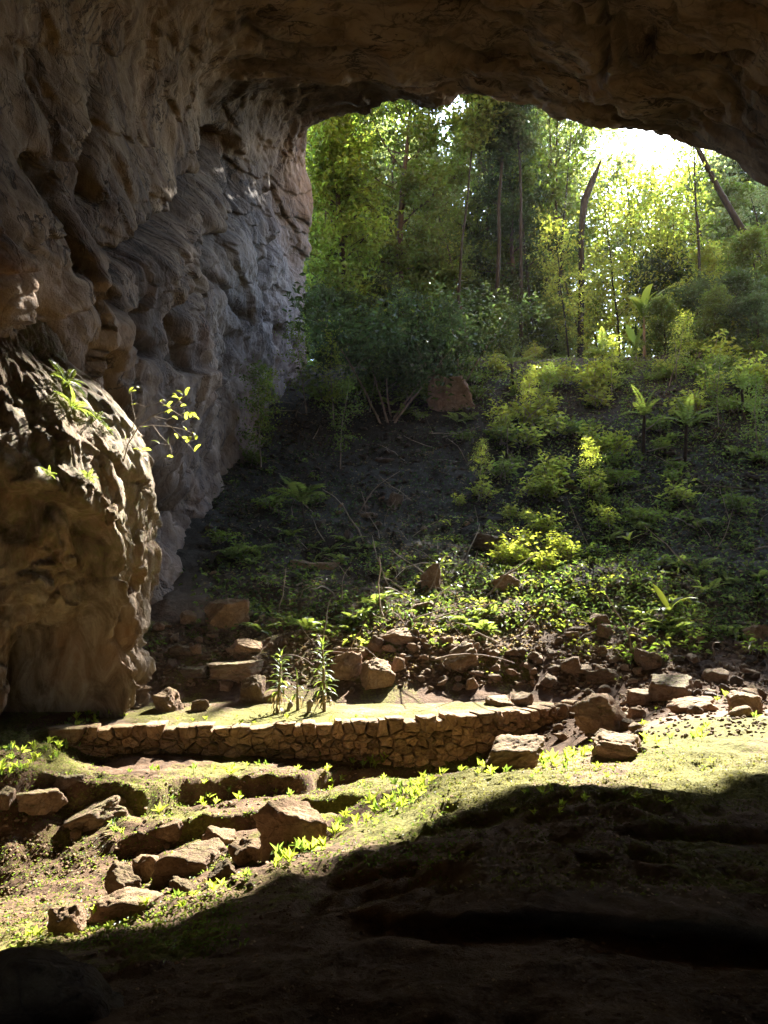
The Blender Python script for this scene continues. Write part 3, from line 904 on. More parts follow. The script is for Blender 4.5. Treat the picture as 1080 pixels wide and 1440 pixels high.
def build_flowstone():
    nz_, nt = 330, 420
    zc = np.array([(3.2 + 2.7), 4.6 + 0.0, 2.9 + 2.7 - 0.6, 2.0 + 2.7, 1.2 + 2.7, 0.2 + 2.7, -0.9 + 2.7, -2.1 + 2.7, -3.4 + 2.7])
    zc = CAMZ + np.array([9.5, 6.5, 4.6, 3.7, 2.8, 1.9, 1.2, 0.2, -0.9, -2.2, -3.6])
    rc = np.array([0.2, 0.9, 1.20, 1.45, 2.30, 3.08, 3.28, 3.30, 3.22, 3.02, 2.80])
    z = np.linspace(zc[0], zc[-1], nz_)
    th = np.linspace(R(-130), R(110), nt)
    Z = np.repeat(z[:, None], nt, 1); TH = np.repeat(th[None], nz_, 0)
    RR = np.interp(Z, zc[::-1], rc[::-1])
    RR = RR + 0.45 * np.exp(-((np.degrees(TH) + 2) / 16) ** 2) * np.exp(-((Z - CAMZ - 3.0) / 1.1) ** 2)
    # hood: below this line the face steps back
    hood = CAMZ + np.interp(np.degrees(TH), [-130, -70, -52, -43, -30, -24, -18, -10, -5, 110], [1.3, 1.3, 1.2, 1.1, 0.75, 0.15, -0.5, -1.9, -3.8, -4])
    q3 = np.stack([np.cos(TH) * 3, np.sin(TH) * 3, Z], -1)
    hood = hood + 0.22 * fbm(q3 * np.array([1.6, 1.6, 0.2]), 3, 91)
    below = sstep(0.06, -0.10, Z - hood)
    lean = np.clip(hood - Z, 0, 4)
    RR = RR - below * (0.55 + 0.12 * lean) + 0.16 * np.exp(-((Z - hood - 0.2) / 0.30) ** 2)
    cav = np.exp(-(((np.degrees(TH) + 27) / 12) ** 2)) * sstep(CAMZ - 0.6, CAMZ - 1.6, Z)
    RR = RR - 1.5 * cav
    q4 = q3 + 0.5 * np.stack([fbm(q3, 3, 191), fbm(q3, 3, 192), fbm(q3, 3, 193)], -1)
    ce, cv = cells(q4 * np.array([0.9, 0.9, 0.55]), 195)
    ce2, cv2 = cells(q4 * np.array([2.4, 2.4, 1.5]), 196)
    upz = 1 - 0.55 * sstep(CAMZ + 0.8, CAMZ + 1.6, Z)
    RR = RR + upz * (0.16 * cv + 0.07 * cv2) - upz * 0.10 * (1 - sstep(0, 0.10, ce)) - 0.03 * (1 - sstep(0, 0.12, ce2))
    bd = (q4 @ np.array([0.5, 0.3, 0.8])) * 1.1; bd = bd - np.floor(bd)
    RR = RR + 0.10 * upz * (1 - bd) ** 2
    for tdeg, ztop, zbot, w, amp in ((-40, 0.62, -0.05, 5.5, 0.46), (-41, -0.35, -0.95, 4.0, 0.42), (-47, 0.3, -0.6, 5, 0.4), (-33, 0.30, -0.10, 3.0, 0.22), (-49, -1.0, -2.4, 5, 0.3)):
        g = np.exp(-((np.degrees(TH) - tdeg) / w) ** 2)
        k = sstep(CAMZ + ztop + 0.35, CAMZ + ztop - 0.1, Z) * (1 - sstep(CAMZ + zbot, CAMZ + zbot - 0.10, Z))
        RR = RR + amp * g * k
    rib = fbm(q3 * np.array([1.9, 1.9, 0.28]), 4, 93, 0.6, ridged=True)
    up_ = sstep(CAMZ + 0.6, CAMZ + 1.8, Z)
    RR = RR + (0.15 - 0.07 * up_) * rib + (0.34 - 0.14 * up_) * fbm(q3 * 0.6, 3, 95) + (0.11 - 0.04 * up_) * fbm(q3 * np.array([4.5, 4.5, 1.6]), 4, 97, 0.65)
    pitt = np.clip(fbm(q3 * np.array([3.0, 3.0, 2.2]), 3, 99) - 0.15, 0, 1)
    RR = RR - (0.28 - 0.16 * up_) * pitt
    V = np.stack([FX + RR * np.cos(TH), FY + RR * np.sin(TH) * 0.95, Z], -1).reshape(-1, 3)
    moss = sstep(CAMZ - 1.5, CAMZ + 0.5, Z.ravel()) * 0.55
    return obj('flowstone_formation', mesh_np('flowstone_formation', V, grid_faces(nz_, nt)[:, ::-1], True, dict(moss=moss)), M['flow'])


tag(build_flowstone(), 'tall ribbed flowstone mass bulging from the cave wall, sunlit on its crest', 'rock formation')


# ------------------------------------------------------------------ dry-stone retaining wall, stone by stone
def clip_poly(poly, nx, ny, c):
    out = []
    for i in range(len(poly)):
        a, b = poly[i], poly[(i + 1) % len(poly)]
        da, db = nx * a[0] + ny * a[1] - c, nx * b[0] + ny * b[1] - c
        if da <= 0: out.append(a)
        if da * db < 0:
            t = da / (da - db)
            out.append((a[0] + t * (b[0] - a[0]), a[1] + t * (b[1] - a[1])))
    return out


def stone_mesh(poly, depth, proud, r_):
    """A quarried stone: outline polygon in (s, h), rounded towards its face, thickness along -n."""
    c = np.mean(poly, 0)
    q = np.array(poly) - c
    dense = []
    for i in range(len(q)):
        a, b = q[i], q[(i + 1) % len(q)]
        dense += [a, (a + b) / 2 + r_.normal(0, 0.012, 2)]
    q = np.array(dense)
    n = len(q)
    size = np.abs(q).max()
    rings = []
    for sc, dd in ((0.96, -depth), (1.0, -0.05), (0.985, proud * 0.55), (0.86, proud * 0.95), (0.45, proud * 1.1)):
        ring = q * sc
        rings.append(np.c_[ring[:, 0], np.full(n, dd) + r_.normal(0, 0.006, n) + (r_.normal(0, 0.012, n) if sc < 0.95 else 0), ring[:, 1]])
    V = np.concatenate(rings + [np.array([[0, proud * 1.12, 0]])])
    F = []
    for k in range(4):
        for i in range(n):
            j = (i + 1) % n
            F.append((k * n + i, k * n + j, (k + 1) * n + j)); F.append((k * n + i, (k + 1) * n + j, (k + 1) * n + i))
    for i in range(n):
        F.append((4 * n + i, 4 * n + (i + 1) % n, 5 * n))
    return V, np.array(F), c


def build_stone_wall():
    r_ = np.random.default_rng(11)
    seg = np.hypot(*np.diff(TERR, axis=0).T)
    cum = np.r_[0, np.cumsum(seg)]
    L = cum[-1]
    base = lambda s: np.interp(s, [0, 2, 4, 5.2, 6.0, 7.0, 8.4, L], [-0.52, -0.56, -0.62, -0.78, -1.02, -1.0, -0.66, -0.34])
    topz = lambda s: np.interp(s, [0, 1, 3, 5, 6, 8, L], [0.06, 0.04, 0.03, 0.06, 0.07, 0.05, 0.03])
    seeds = []
    s = 0.0
    row_h = 0.112
    nrow = 10
    for k in range(nrow):
        h = 0.0 - (k + 0.5) * row_h
        s = r_.uniform(0, 0.2)
        while s < L:
            w = r_.uniform(0.12, 0.33) * (1.15 if s < 2.6 else 0.88)
            seeds.append((s + w / 2, h + r_.uniform(-0.035, 0.035)))
            s += w
    seeds = np.array(seeds)
    keep = [(base(a) - 0.04 < b) for a, b in seeds]
    seeds = seeds[keep]
    drop = r_.random(len(seeds)) < 0.16
    seeds = seeds[~drop]
    root = thing('stone_wall', 'low dry-stone retaining wall of brown blocks along the terrace front', 'wall', (0, 0, 0))
    pos = lambda s_: np.array([np.interp(s_, cum, TERR[:, 0]), np.interp(s_, cum, TERR[:, 1])])
    for i, (sx, h) in enumerate(seeds):
        top = topz(sx) + r_.uniform(-0.03, 0.07)
        poly = [(sx - 0.42, base(sx) - 0.12), (sx + 0.42, base(sx) - 0.12), (sx + 0.42, top), (sx - 0.42, top)]
        d2 = np.hypot((seeds[:, 0] - sx) * 0.75, seeds[:, 1] - h)
        for j in np.argsort(d2)[1:16]:
            ox, oh = seeds[j]
            nx, ny = (ox - sx) * 0.5625, (oh - h)
            ln = math.hypot(nx, ny)
            if ln < 1e-6: continue
            nx, ny = nx / ln, ny / ln
            mx, my = (ox + sx) / 2, (oh + h) / 2
            poly = clip_poly(poly, nx, ny, nx * mx + ny * my - 0.0035)
            if len(poly) < 3: break
        if len(poly) < 3: continue
        poly = [p for k2, p in enumerate(poly) if math.hypot(p[0] - poly[k2 - 1][0], p[1] - poly[k2 - 1][1]) > 0.015]
        if len(poly) < 3: continue
        V, F, c = stone_mesh(poly, 0.22, r_.uniform(0.03, 0.11), r_)
        p = pos(c[0]); e = 0.12
        tg = pos(min(c[0] + e, L)) - pos(max(c[0] - e, 0)); tg /= np.linalg.norm(tg)
        o = obj('stone', mesh_np('wall_stone', V * np.array([1, -1, 1]), F, False), M['wallstone'], root)
        o.location = (p[0], p[1], c[1])
        o.rotation_euler = (r_.normal(0, 0.04), r_.normal(0, 0.03), math.atan2(tg[1], tg[0]))
    # loose cap stones on top
    core = []
    for s_ in np.linspace(0, L, 120):
        p = pos(s_); core.append((p[0], p[1] + 0.06, base(s_) - 0.3)); core.append((p[0], p[1] + 0.06, topz(s_) - 0.06)); core.append((p[0] + 0.02, p[1] + 0.3, topz(s_) - 0.06))
    core = np.array(core).reshape(120, 3, 3)
    x = core.reshape(-1, 3)[:, 0]
    obj('earth_core', mesh_np('earth_core', core.reshape(-1, 3), grid_faces(120, 3), True, dict(soil_shade=0 * x + 1, humus=0 * x, moss=0 * x)), M['ground'], root)
    return root


build_stone_wall()
# ------------------------------------------------------------------ rocks
import bmesh
from mathutils.bvhtree import BVHTree


def ico(sub):
    bm = bmesh.new()
    bmesh.ops.create_icosphere(bm, subdivisions=sub, radius=1.0)
    v = np.array([q.co[:] for q in bm.verts]); f = np.array([[q.index for q in p.verts] for p in bm.faces])
    bm.free()
    return v / np.linalg.norm(v, axis=1)[:, None], f


ICO = {k: ico(k) for k in (1, 2, 3, 4, 5)}


def unit_v(v): return v / np.linalg.norm(v)


def rock_vf(seed, sub=4, nplane=9, k=34, rough=0.05, slab=1.0, top=0.0):
    r_ = np.random.default_rng(seed)
    d, f = ICO[sub]
    rot = Euler(r_.uniform(-0.5, 0.5, 3)).to_matrix()
    box = [np.array(rot @ Vector(a)) for a in ((1, 0, 0), (-1, 0, 0), (0, 1, 0), (0, -1, 0), (0, 0, 1), (0, 0, -1))]
    N = box + [v / np.linalg.norm(v) for v in r_.normal(size=(nplane, 3))]
    D = [r_.uniform(0.72, 1.15) for _ in box] + [r_.uniform(0.68, 1.0) for _ in range(nplane)]
    if top > 0:
        N.append(unit_v(np.array([r_.normal(0, .12), r_.normal(0, .12) - 0.12, 1.0]))); D.append(top)
    inv = 0
    for n, dd in zip(N, D):
        c = np.clip(d @ n, 0, None) / dd
        inv = inv + c ** k
    r = inv ** (-1.0 / k)
    v = d * r[:, None]
    v = v * (1 + 1.6 * rough * fbm(v * 1.6, 5, seed + 3, 0.62) - rough * 0.9 * np.abs(fbm(v * np.array([1.5, 1.5, 5]), 3, seed + 9)))[:, None]
    _, cv = cells(v * 2.3 + seed, seed)
    v = v * (1 + rough * 0.35 * cv)[:, None]
    v = v / np.abs(v).max(0)
    v[:, 2] *= slab
    return v, f


def rock_mesh(seed, sub=4, **kw):
    v, f = rock_vf(seed, sub, **kw)
    return mesh_np('rock', v, f, True)


# photo pixel x of the middle, y of the foot, width px, height px, material, tilt (deg about x, y), seed, label
BOULDERS = [
    (231, 1001, 44, 34, 'boulder', (0, 3), 101, 'upright blocky brown boulder on the terrace near the flowstone'),
    (279, 1001, 22, 17, 'boulder', (0, 0), 102, 'small blocky brown stone on the terrace beside the upright block'),
    (184, 998, 22, 8, 'boulder', (0, 0), 103, 'flat dark stone lying on the terrace corner by the flowstone'),
    (257, 995, 20, 7, 'boulder', (0, 0), 104, 'thin flat stone lying between the two blocks on the terrace'),
    (352, 990, 44, 40, 'boulder', (0, -24), 105, 'leaning triangular brown boulder behind the terrace plants'),
    (378, 988, 26, 20, 'boulder', (0, 10), 106, 'squat brown stone tucked against the leaning triangular boulder'),
    (336, 952, 76, 30, 'boulder_moss', (4, 0), 107, 'broad flat-topped boulder on the bank behind the terrace'),
    (347, 922, 54, 34, 'boulder', (0, 14), 108, 'dark peaked boulder standing above the broad flat-topped boulder'),
    (309, 882, 66, 44, 'boulder', (0, -14), 109, 'large tilted brown block at the foot of the shaded slope'),
    (263, 878, 24, 20, 'boulder', (0, 8), 110, 'small rounded stone left of the large tilted block'),
    (268, 949, 46, 16, 'boulder_moss', (0, 2), 111, 'low flat stone on the bank edge above the upright block'),
    (252, 922, 30, 20, 'boulder', (0, 0), 112, 'angular stone in the pile beside the flowstone foot'),
    (275, 921, 18, 18, 'boulder', (0, 20), 113, 'narrow pale stone in the pile beside the flowstone foot'),
    (316, 972, 22, 14, 'boulder', (0, 25), 114, 'broken wedge of stone low on the bank under the broad boulder'),
    (526, 966, 44, 40, 'boulder', (0, 0), 217, 'rounded brown boulder set in the bank right of the tall plant'),
    (488, 958, 46, 42, 'boulder', (0, -10), 116, 'dark angular boulder in the bank directly behind the tall plant'),
    (492, 921, 56, 14, 'boulder', (0, 3), 117, 'long flat pale stone above the dark angular boulder'),
    (556, 908, 52, 26, 'boulder', (0, 0), 118, 'weathered brown boulder at the slope foot above the bank'),
    (650, 944, 48, 38, 'boulder', (0, -28), 119, 'pale pink pointed slab leaning on the bank above the terrace'),
    (666, 920, 18, 28, 'boulder', (0, 25), 120, 'thin upright slab just behind the pale pink pointed slab'),
    (701, 993, 44, 16, 'boulder', (0, 3), 121, 'low flat pale boulder on the back edge of the terrace'),
    (738, 992, 30, 20, 'boulder', (0, -12), 122, 'sloping pale stone beside the low flat terrace boulder'),
    (862, 1030, 80, 46, 'boulder', (6, 18), 123, 'big humped boulder with a wavy top right of the stone wall'),
    (862, 1052, 52, 28, 'boulder', (0, 0), 124, 'reddish wedge of rock under the big humped boulder'),
    (872, 1070, 70, 32, 'boulder', (0, 4), 125, 'low reddish rock just beyond the mossy crest'),
    (728, 1080, 92, 44, 'boulder', (0, -16), 126, 'long tilted reddish boulder in front of the stone wall corner'),
    (853, 958, 46, 22, 'boulder', (0, -4), 127, 'long level block above the big humped boulder'),
    (916, 942, 34, 28, 'boulder', (0, 8), 128, 'split brown boulder under the leafy herb on the slope foot'),
    (988, 1002, 66, 24, 'boulder', (0, -5), 129, 'long dark slab lying right of the big humped boulder'),
    (1052, 1004, 54, 36, 'boulder', (0, 14), 130, 'dark slab sloping down to the frame edge beyond the mossy floor'),
    (1014, 958, 34, 22, 'boulder', (0, 0), 131, 'flat-topped block on the slope foot above the long dark slab'),
    (1068, 904, 36, 26, 'boulder', (0, 0), 132, 'brown boulder at the frame edge halfway up the slope foot'),
    (905, 990, 34, 30, 'boulder', (0, 0), 133, 'dark stone wedged between humped boulder and long dark slab'),
    (950, 985, 60, 40, 'boulder_moss', (0, 0), 134, 'mossy rounded outcrop behind the long dark slab'),
    (416, 1196, 116, 74, 'boulder', (0, 4), 136, 'largest block in the gully, slanted grey-brown top in sun'),
    (232, 1180, 38, 28, 'boulder', (0, 0), 137, 'pale rounded block above the flat slab in the gully'),
    (308, 1192, 44, 26, 'boulder', (0, 12), 138, 'pale oblong stone between flat slab and the largest block'),
    (272, 1228, 90, 46, 'boulder', (0, 6), 139, 'sunlit flat-topped slab in the middle of the gully boulders'),
    (206, 1238, 40, 48, 'boulder', (0, 0), 140, 'shaded upright block left of the sunlit flat-topped slab'),
    (228, 1244, 32, 24, 'boulder', (0, 10), 141, 'pale knuckle of stone under the sunlit flat-topped slab'),
    (256, 1260, 42, 24, 'boulder', (0, 18), 142, 'pale crooked stone lying below the sunlit flat-topped slab'),
    (346, 1212, 40, 38, 'boulder', (0, -30), 143, 'pale leaning wedge against the left end of the largest block'),
    (378, 1206, 46, 36, 'boulder', (0, 0), 144, 'shaded stone under the left end of the largest block'),
    (304, 1244, 46, 24, 'boulder', (0, -22), 145, 'grey sloping stone between flat slab and the mossy crest'),
    (166, 1262, 48, 34, 'boulder', (0, 26), 146, 'ridged pale stone low in the gully left of the shaded block'),
    (168, 1290, 88, 28, 'boulder', (0, -6), 147, 'long rough pale stone at the lower end of the gully'),
    (90, 1316, 54, 36, 'boulder', (0, -10), 148, 'knobbly sunlit stone at the lowest end of the gully'),
    (46, 1146, 80, 48, 'boulder_moss', (0, -14), 149, 'tawny slab set in the shaded bank near the frame edge'),
    (96, 1108, 38, 26, 'boulder_moss', (0, 0), 150, 'tawny block at the top of the shaded bank beside the tawny slab'),
    (126, 1162, 86, 40, 'boulder_moss', (0, -22), 151, 'broad broken tawny slab in the middle of the shaded bank'),
    (105, 1182, 16, 20, 'boulder', (0, 10), 152, 'small upright chip below the broad broken tawny slab'),
    (4, 1140, 22, 44, 'boulder_moss', (0, 5), 153, 'upright stone cut off by the frame edge beside the tawny slab'),
    (818, 1376, 0, 0, '', (0, 0), 0, ''),
    (556, 714, 20, 24, 'boulder_grey', (0, 0), 155, 'pale grey rock halfway up the shaded slope'),
    (512, 727, 32, 13, 'boulder_grey', (0, -6), 156, 'flat grey slab left of the pale grey rock on the slope'),
    (489, 762, 15, 18, 'boulder_grey', (0, 0), 157, 'small pale stone under the arching fern on the slope'),
    (453, 802, 42, 20, 'boulder', (0, 0), 158, 'brown boulder with a flat top low on the shaded slope'),
    (421, 800, 26, 16, 'boulder', (0, 4), 159, 'small brown stone touching the flat-topped slope boulder'),
    (634, 576, 60, 54, 'boulder_moss', (0, -6), 160, 'big dark rounded boulder high on the slope under the trees'),
    (692, 772, 44, 24, 'boulder_grey', (0, 0), 161, 'grey rock below the sunlit shrubs in mid-slope'),
    (604, 828, 32, 40, 'boulder', (0, 10), 162, 'upright rock with pale top among the lower slope herbs'),
    (598, 858, 36, 18, 'boulder', (0, -14), 163, 'tilted flat stone below the upright rock with pale top'),
    (712, 798, 30, 18, 'boulder_grey', (0, 4), 164, 'grey-brown stone under the bright green shrub'),
    (716, 828, 42, 22, 'boulder', (0, 0), 165, 'brown stone in the shade beneath the bright green shrub'),
    (842, 880, 34, 18, 'boulder', (0, -6), 166, 'light brown stone on the slope foot near the pale-leaved herb'),
    (815, 892, 32, 16, 'boulder', (0, 6), 167, 'flat grey-brown stone left of the light brown slope stone'),
    (1050, 1000, 0, 0, '', (0, 0), 0, ''),
    (540, 650, 26, 12, 'boulder_grey', (0, 0), 169, 'flat stone in the shaded upper slope above the pale grey rock'),
    (800, 690, 30, 14, 'boulder_grey', (0, 3), 170, 'flat stone half hidden by shrubs in mid-slope'),
    (1000, 512, 0, 0, '', (0, 0), 0, ''),
    (60, 1470, 330, 190, 'boulder_dark', (0, 12), 172, 'near black boulder in the bottom corner by the camera'),  # near black because its lowered tint carries the foreground shade
]
BOULDERS = [b for b in BOULDERS if b[2] > 0]


def build_boulders():
    bx = np.array([b[0] for b in BOULDERS]); by = np.array([min(b[1], 1440) for b in BOULDERS])
    H = hit(bx, by)
    for (px, py, w, h, mt, tilt, seed, label), c in zip(BOULDERS, H):
        if seed == 172:
            c = P(70, 1440, 3.1)
        W, Hh = w / FPX * c[1], h / FPX * c[1]
        me = rock_mesh(seed, 5 if w > 40 else 4, nplane=7 + seed % 6, rough=0.13, top=0.5 if any(k_ in label for k_ in ('flat', 'slab', 'largest')) else 0.0)
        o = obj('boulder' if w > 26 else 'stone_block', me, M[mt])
        r_ = np.random.default_rng(seed)
        dep = W * r_.uniform(0.6, 0.85)
        o.scale = (W * 0.62, dep * 0.66, Hh * 0.72)
        o.location = (c[0], c[1] + dep * 0.42, c[2] + Hh * 0.24)
        if seed == 172:
            o.location = (c[0] - 0.05, c[1] + 0.1, c[2] - 0.13)
        o.rotation_euler = (R(tilt[0]), R(tilt[1]), R(r_.uniform(-22, 22)))
        tag(o, label, 'rock', 'boulders lying about the cave floor and slope foot')


build_boulders()

ORD = ['first', 'second', 'third', 'fourth', 'fifth', 'sixth', 'seventh', 'eighth', 'ninth', 'tenth', 'eleventh', 'twelfth', 'thirteenth', 'fourteenth', 'fifteenth',
       'sixteenth', 'seventeenth', 'eighteenth', 'nineteenth', 'twentieth']
ORD += ['twenty-' + o for o in ORD[:9]] + ['thirtieth'] + ['thirty-' + o for o in ORD[:9]] + ['fortieth'] + ['forty-' + o for o in ORD[:9]] + ['fiftieth']

STONES = [rock_mesh(300 + i, 3, nplane=9, rough=0.13, k=44, slab=(0.55, 0.8, 1.0)[i % 3]) for i in range(14)]
SLABS = [rock_mesh(340 + i, 3, nplane=9, rough=0.08, k=44, slab=0.26) for i in range(8)]
for _m in STONES: _m.materials.append(None)
for _m in SLABS: _m.materials.append(None)


def scatter_px(n, box, r_, poly=None):
    x0, y0, x1, y1 = box
    return r_.uniform(x0, x1, n), r_.uniform(y0, y1, n)


def stones_zone(n, box, wpx, mats, meshes, look, place, group, seed, flat=1.0):
    r_ = np.random.default_rng(seed)
    xs, ys = scatter_px(n, box, r_)
    o_ = np.argsort(xs); xs, ys = xs[o_], ys[o_]
    H = hit(xs, ys)
    for i, (x, y, c) in enumerate(zip(xs, ys, H)):
        if in_terrace(c[0:1], c[1:2])[0] or c[1] > 44: continue
        w = math.exp(r_.uniform(math.log(wpx[0]), math.log(wpx[1])))
        W = w / FPX * c[1]
        me = meshes[r_.integers(len(meshes))]
        o = bpy.data.objects.new('stone', me)
        COL.objects.link(o)
        o.material_slots[0].link = 'OBJECT'
        o.material_slots[0].material = M[mats[r_.integers(len(mats))]]
        a = r_.uniform(0.55, 0.95)
        o.scale = (W * 0.5, W * 0.5 * r_.uniform(0.6, 1.0), W * 0.5 * a * flat)
        o.rotation_euler = (r_.normal(0, 0.3), r_.normal(0, 0.3), r_.uniform(0, 6.28))
        o.location = (c[0], c[1], c[2] + W * 0.5 * (0.45 * a * flat if meshes is STONES else 0.1))
        tag(o, f'{ORD[i % len(ORD)]} {look} from the left {place}', 'stone', group)


stones_zone(28, (690, 880, 900, 962), (10, 26), ['boulder'], STONES, 'reddish stone', 'in the sunlit red rubble above the terrace', 'red rubble stones above the terrace', 1)
stones_zone(24, (560, 880, 700, 950), (8, 20), ['boulder'], STONES, 'brown stone', 'among the stones on the bank behind the terrace', 'stones on the bank behind the terrace', 2)
stones_zone(20, (212, 885, 330, 940), (8, 22), ['boulder'], STONES, 'brown cobble', 'in the pile beside the flowstone foot', 'cobbles beside the flowstone foot', 3)
stones_zone(28, (880, 880, 1078, 985), (10, 26), ['boulder', 'slate'], STONES, 'dark stone', 'in the shaded rubble at the slope foot', 'dark stones at the slope foot', 4)
stones_zone(20, (900, 640, 1080, 800), (9, 26), ['slate', 'boulder_grey'], SLABS, 'thin grey slab', 'on the upper scree below the tall fern', 'grey slabs on the scree', 5)
stones_zone(20, (860, 790, 1080, 890), (9, 24), ['slate', 'boulder_grey'], SLABS, 'thin grey slab', 'on the lower scree above the dark stones', 'grey slabs on the scree', 6)
stones_zone(12, (440, 600, 700, 700), (7, 16), ['slate', 'boulder_grey'], SLABS, 'small grey chip', 'on the shaded upper slope', 'grey chips on the shaded slope', 7)
stones_zone(19, (420, 700, 720, 800), (7, 18), ['slate', 'boulder_grey', 'boulder'], STONES, 'small grey stone', 'across the shaded middle slope', 'grey stones on the shaded slope', 8)
stones_zone(13, (720, 800, 900, 880), (8, 18), ['boulder', 'slate'], STONES, 'brown-grey stone', 'on the slope under the pale-leaved herbs', 'stones under the herbs', 9)
stones_zone(20, (170, 1160, 360, 1290), (8, 18), ['boulder'], STONES, 'pale pebble', 'among the sunlit gully boulders', 'pebbles among the gully boulders', 10)
stones_zone(30, (770, 930, 1078, 1012), (12, 36), ['boulder'], STONES, 'half-buried brown stone', 'around the big humped boulder and dark slabs', 'stones around the humped boulder', 12)
stones_zone(19, (775, 985, 905, 1058), (10, 26), ['boulder'], STONES, 'brown stone', 'spilled between the wall end and mossy crest', 'stones at the wall end', 13)
stones_zone(21, (480, 900, 700, 975), (10, 28), ['boulder'], STONES, 'flattish brown stone', 'on the bank right behind the terrace', 'stones on the bank behind the terrace', 14)
stones_zone(10, (290, 700, 440, 860), (8, 16), ['slate', 'boulder'], STONES, 'dull stone', 'along the foot of the far cave wall', 'stones along the cave wall foot', 11)


def cluster_mesh(name, n, boxes, wpx, seed, sub=1, mat='slate', slab=0.6):
    """Loose rubble too small to pick apart: many little stones as one mesh."""
    r_ = np.random.default_rng(seed)
    vs, fs, off = [], [], 0
    protos = [rock_vf(700 + i, sub, nplane=4, rough=0.0, slab=slab) for i in range(6)]
    tot = sum((b[2] - b[0]) * (b[3] - b[1]) * b[4] for b in boxes)
    for b in boxes:
        m = int(n * (b[2] - b[0]) * (b[3] - b[1]) * b[4] / tot)
        xs, ys = scatter_px(m, b[:4], r_)
        H = hit(xs, ys)
        for c in H:
            if c[1] > 44 or in_terrace(c[0:1], c[1:2])[0]: continue
            v, f = protos[r_.integers(6)]
            W = r_.uniform(*wpx) / FPX * c[1] * 0.5
            m3 = np.array(Euler((r_.normal(0, .4), r_.normal(0, .4), r_.uniform(0, 6.28))).to_matrix())
            vs.append((v * W * r_.uniform(0.6, 1.2, 3)) @ m3.T + c + np.array([0, 0, W * 0.25]))
            fs.append(f + off); off += len(v)
    o = obj(name, mesh_np(name, np.concatenate(vs), np.concatenate(fs), False), M[mat])
    return o


tag(cluster_mesh('rubble', 3600, [(300, 540, 1080, 880, 1.0), (880, 600, 1080, 900, 1.0)], (3, 8), 21, 1, 'slate'), 'loose grey rubble covering the long shaded slope', 'rubble', None, 'stuff')
tag(cluster_mesh('gravel', 2600, [(212, 880, 900, 965, 1.0), (760, 900, 1080, 1040, 1.0)], (3, 9), 22, 1, 'boulder'), 'reddish gravel along the slope foot behind the terrace', 'gravel', None, 'stuff')
tag(cluster_mesh('floor_debris', 1500, [(0, 1180, 1080, 1440, 1.0), (400, 1080, 1080, 1300, 0.5)], (2, 7), 24, 1, 'boulder', 0.4), 'scattered grit and stone flakes on the dark cave floor', 'debris', None, 'stuff')
tag(cluster_mesh('pebbles', 700, [(0, 1090, 420, 1300, 1.0), (0, 1180, 260, 1330, 1.0)], (3, 8), 23, 1, 'boulder'), 'fine pebbles and clods in the gully', 'pebbles', None, 'stuff')
# ------------------------------------------------------------------ plants: geometry
def leaves_np(cent, nrm, dirs, length, width, fold=0.25):
    """Folded rhombus leaves: centre, normal, direction (N,3), length and width (N,). Six vertices, four triangles."""
    n = len(cent)
    d = dirs - (dirs * nrm).sum(1, keepdims=True) * nrm
    d /= np.linalg.norm(d, axis=1, keepdims=True) + 1e-9
    s = np.cross(d, nrm)
    L = np.asarray(length).reshape(-1, 1) * np.ones((n, 1)); W = np.asarray(width).reshape(-1, 1) * np.ones((n, 1))
    droop = -nrm * L * 0.12
    b = cent - d * L * 0.5 + droop
    t = cent + d * L * 0.5 + droop
    up = nrm * W * fold
    l = cent + s * W * 0.5 + up - d * L * 0.05
    r = cent - s * W * 0.5 + up - d * L * 0.05
    V = np.stack([b, l, t, r], 1).reshape(-1, 3)
    i = np.arange(n)[:, None] * 4
    F = np.concatenate([i + np.array([0, 3, 2]), i + np.array([0, 2, 1])], 1).reshape(-1, 3)
    return V, F


def unit(v):
    return v / (np.linalg.norm(v, axis=-1, keepdims=True) + 1e-9)


def tube_np(pts, rad, sides=6):
    pts = np.asarray(pts, float); rad = np.asarray(rad, float)
    n = len(pts)
    tg = unit(np.gradient(pts, axis=0))
    ref = np.array([0.31, 0.17, 0.93]) if abs(tg[0, 2]) < 0.85 else np.array([1.0, 0.1, 0.0])
    s = unit(np.cross(tg, ref)); u = np.cross(s, tg)
    a = np.linspace(0, 2 * math.pi, sides, endpoint=False)
    V = pts[:, None] + rad[:, None, None] * (np.cos(a)[None, :, None] * s[:, None] + np.sin(a)[None, :, None] * u[:, None])
    i = np.arange(n * sides).reshape(n, sides)
    j = np.roll(i, -1, 1)
    F = np.stack([i[:-1], j[:-1], j[1:], i[1:]], -1).reshape(-1, 4)
    return V.reshape(-1, 3), F


class Acc:
    def __init__(self): self.v, self.f, self.o = [], [], 0
    def add(self, vf):
        v, f = vf
        self.v.append(v); self.f.append(f + self.o); self.o += len(v)
    def mesh(self, name, smooth=True):
        return mesh_np(name, np.concatenate(self.v), np.concatenate(self.f), smooth)


def curve_pts(p0, direction, length, n, bend, r_, wob=0.0):
    """Points of a branch leaving p0, bending towards 'bend'."""
    p = [np.array(p0, float)]
    d = np.array(direction, float); d /= np.linalg.norm(d)
    for k in range(n):
        d = d + np.array(bend) / n + r_.normal(0, wob, 3)
        d /= np.linalg.norm(d)
        p.append(p[-1] + d * length / n)
    return np.array(p)


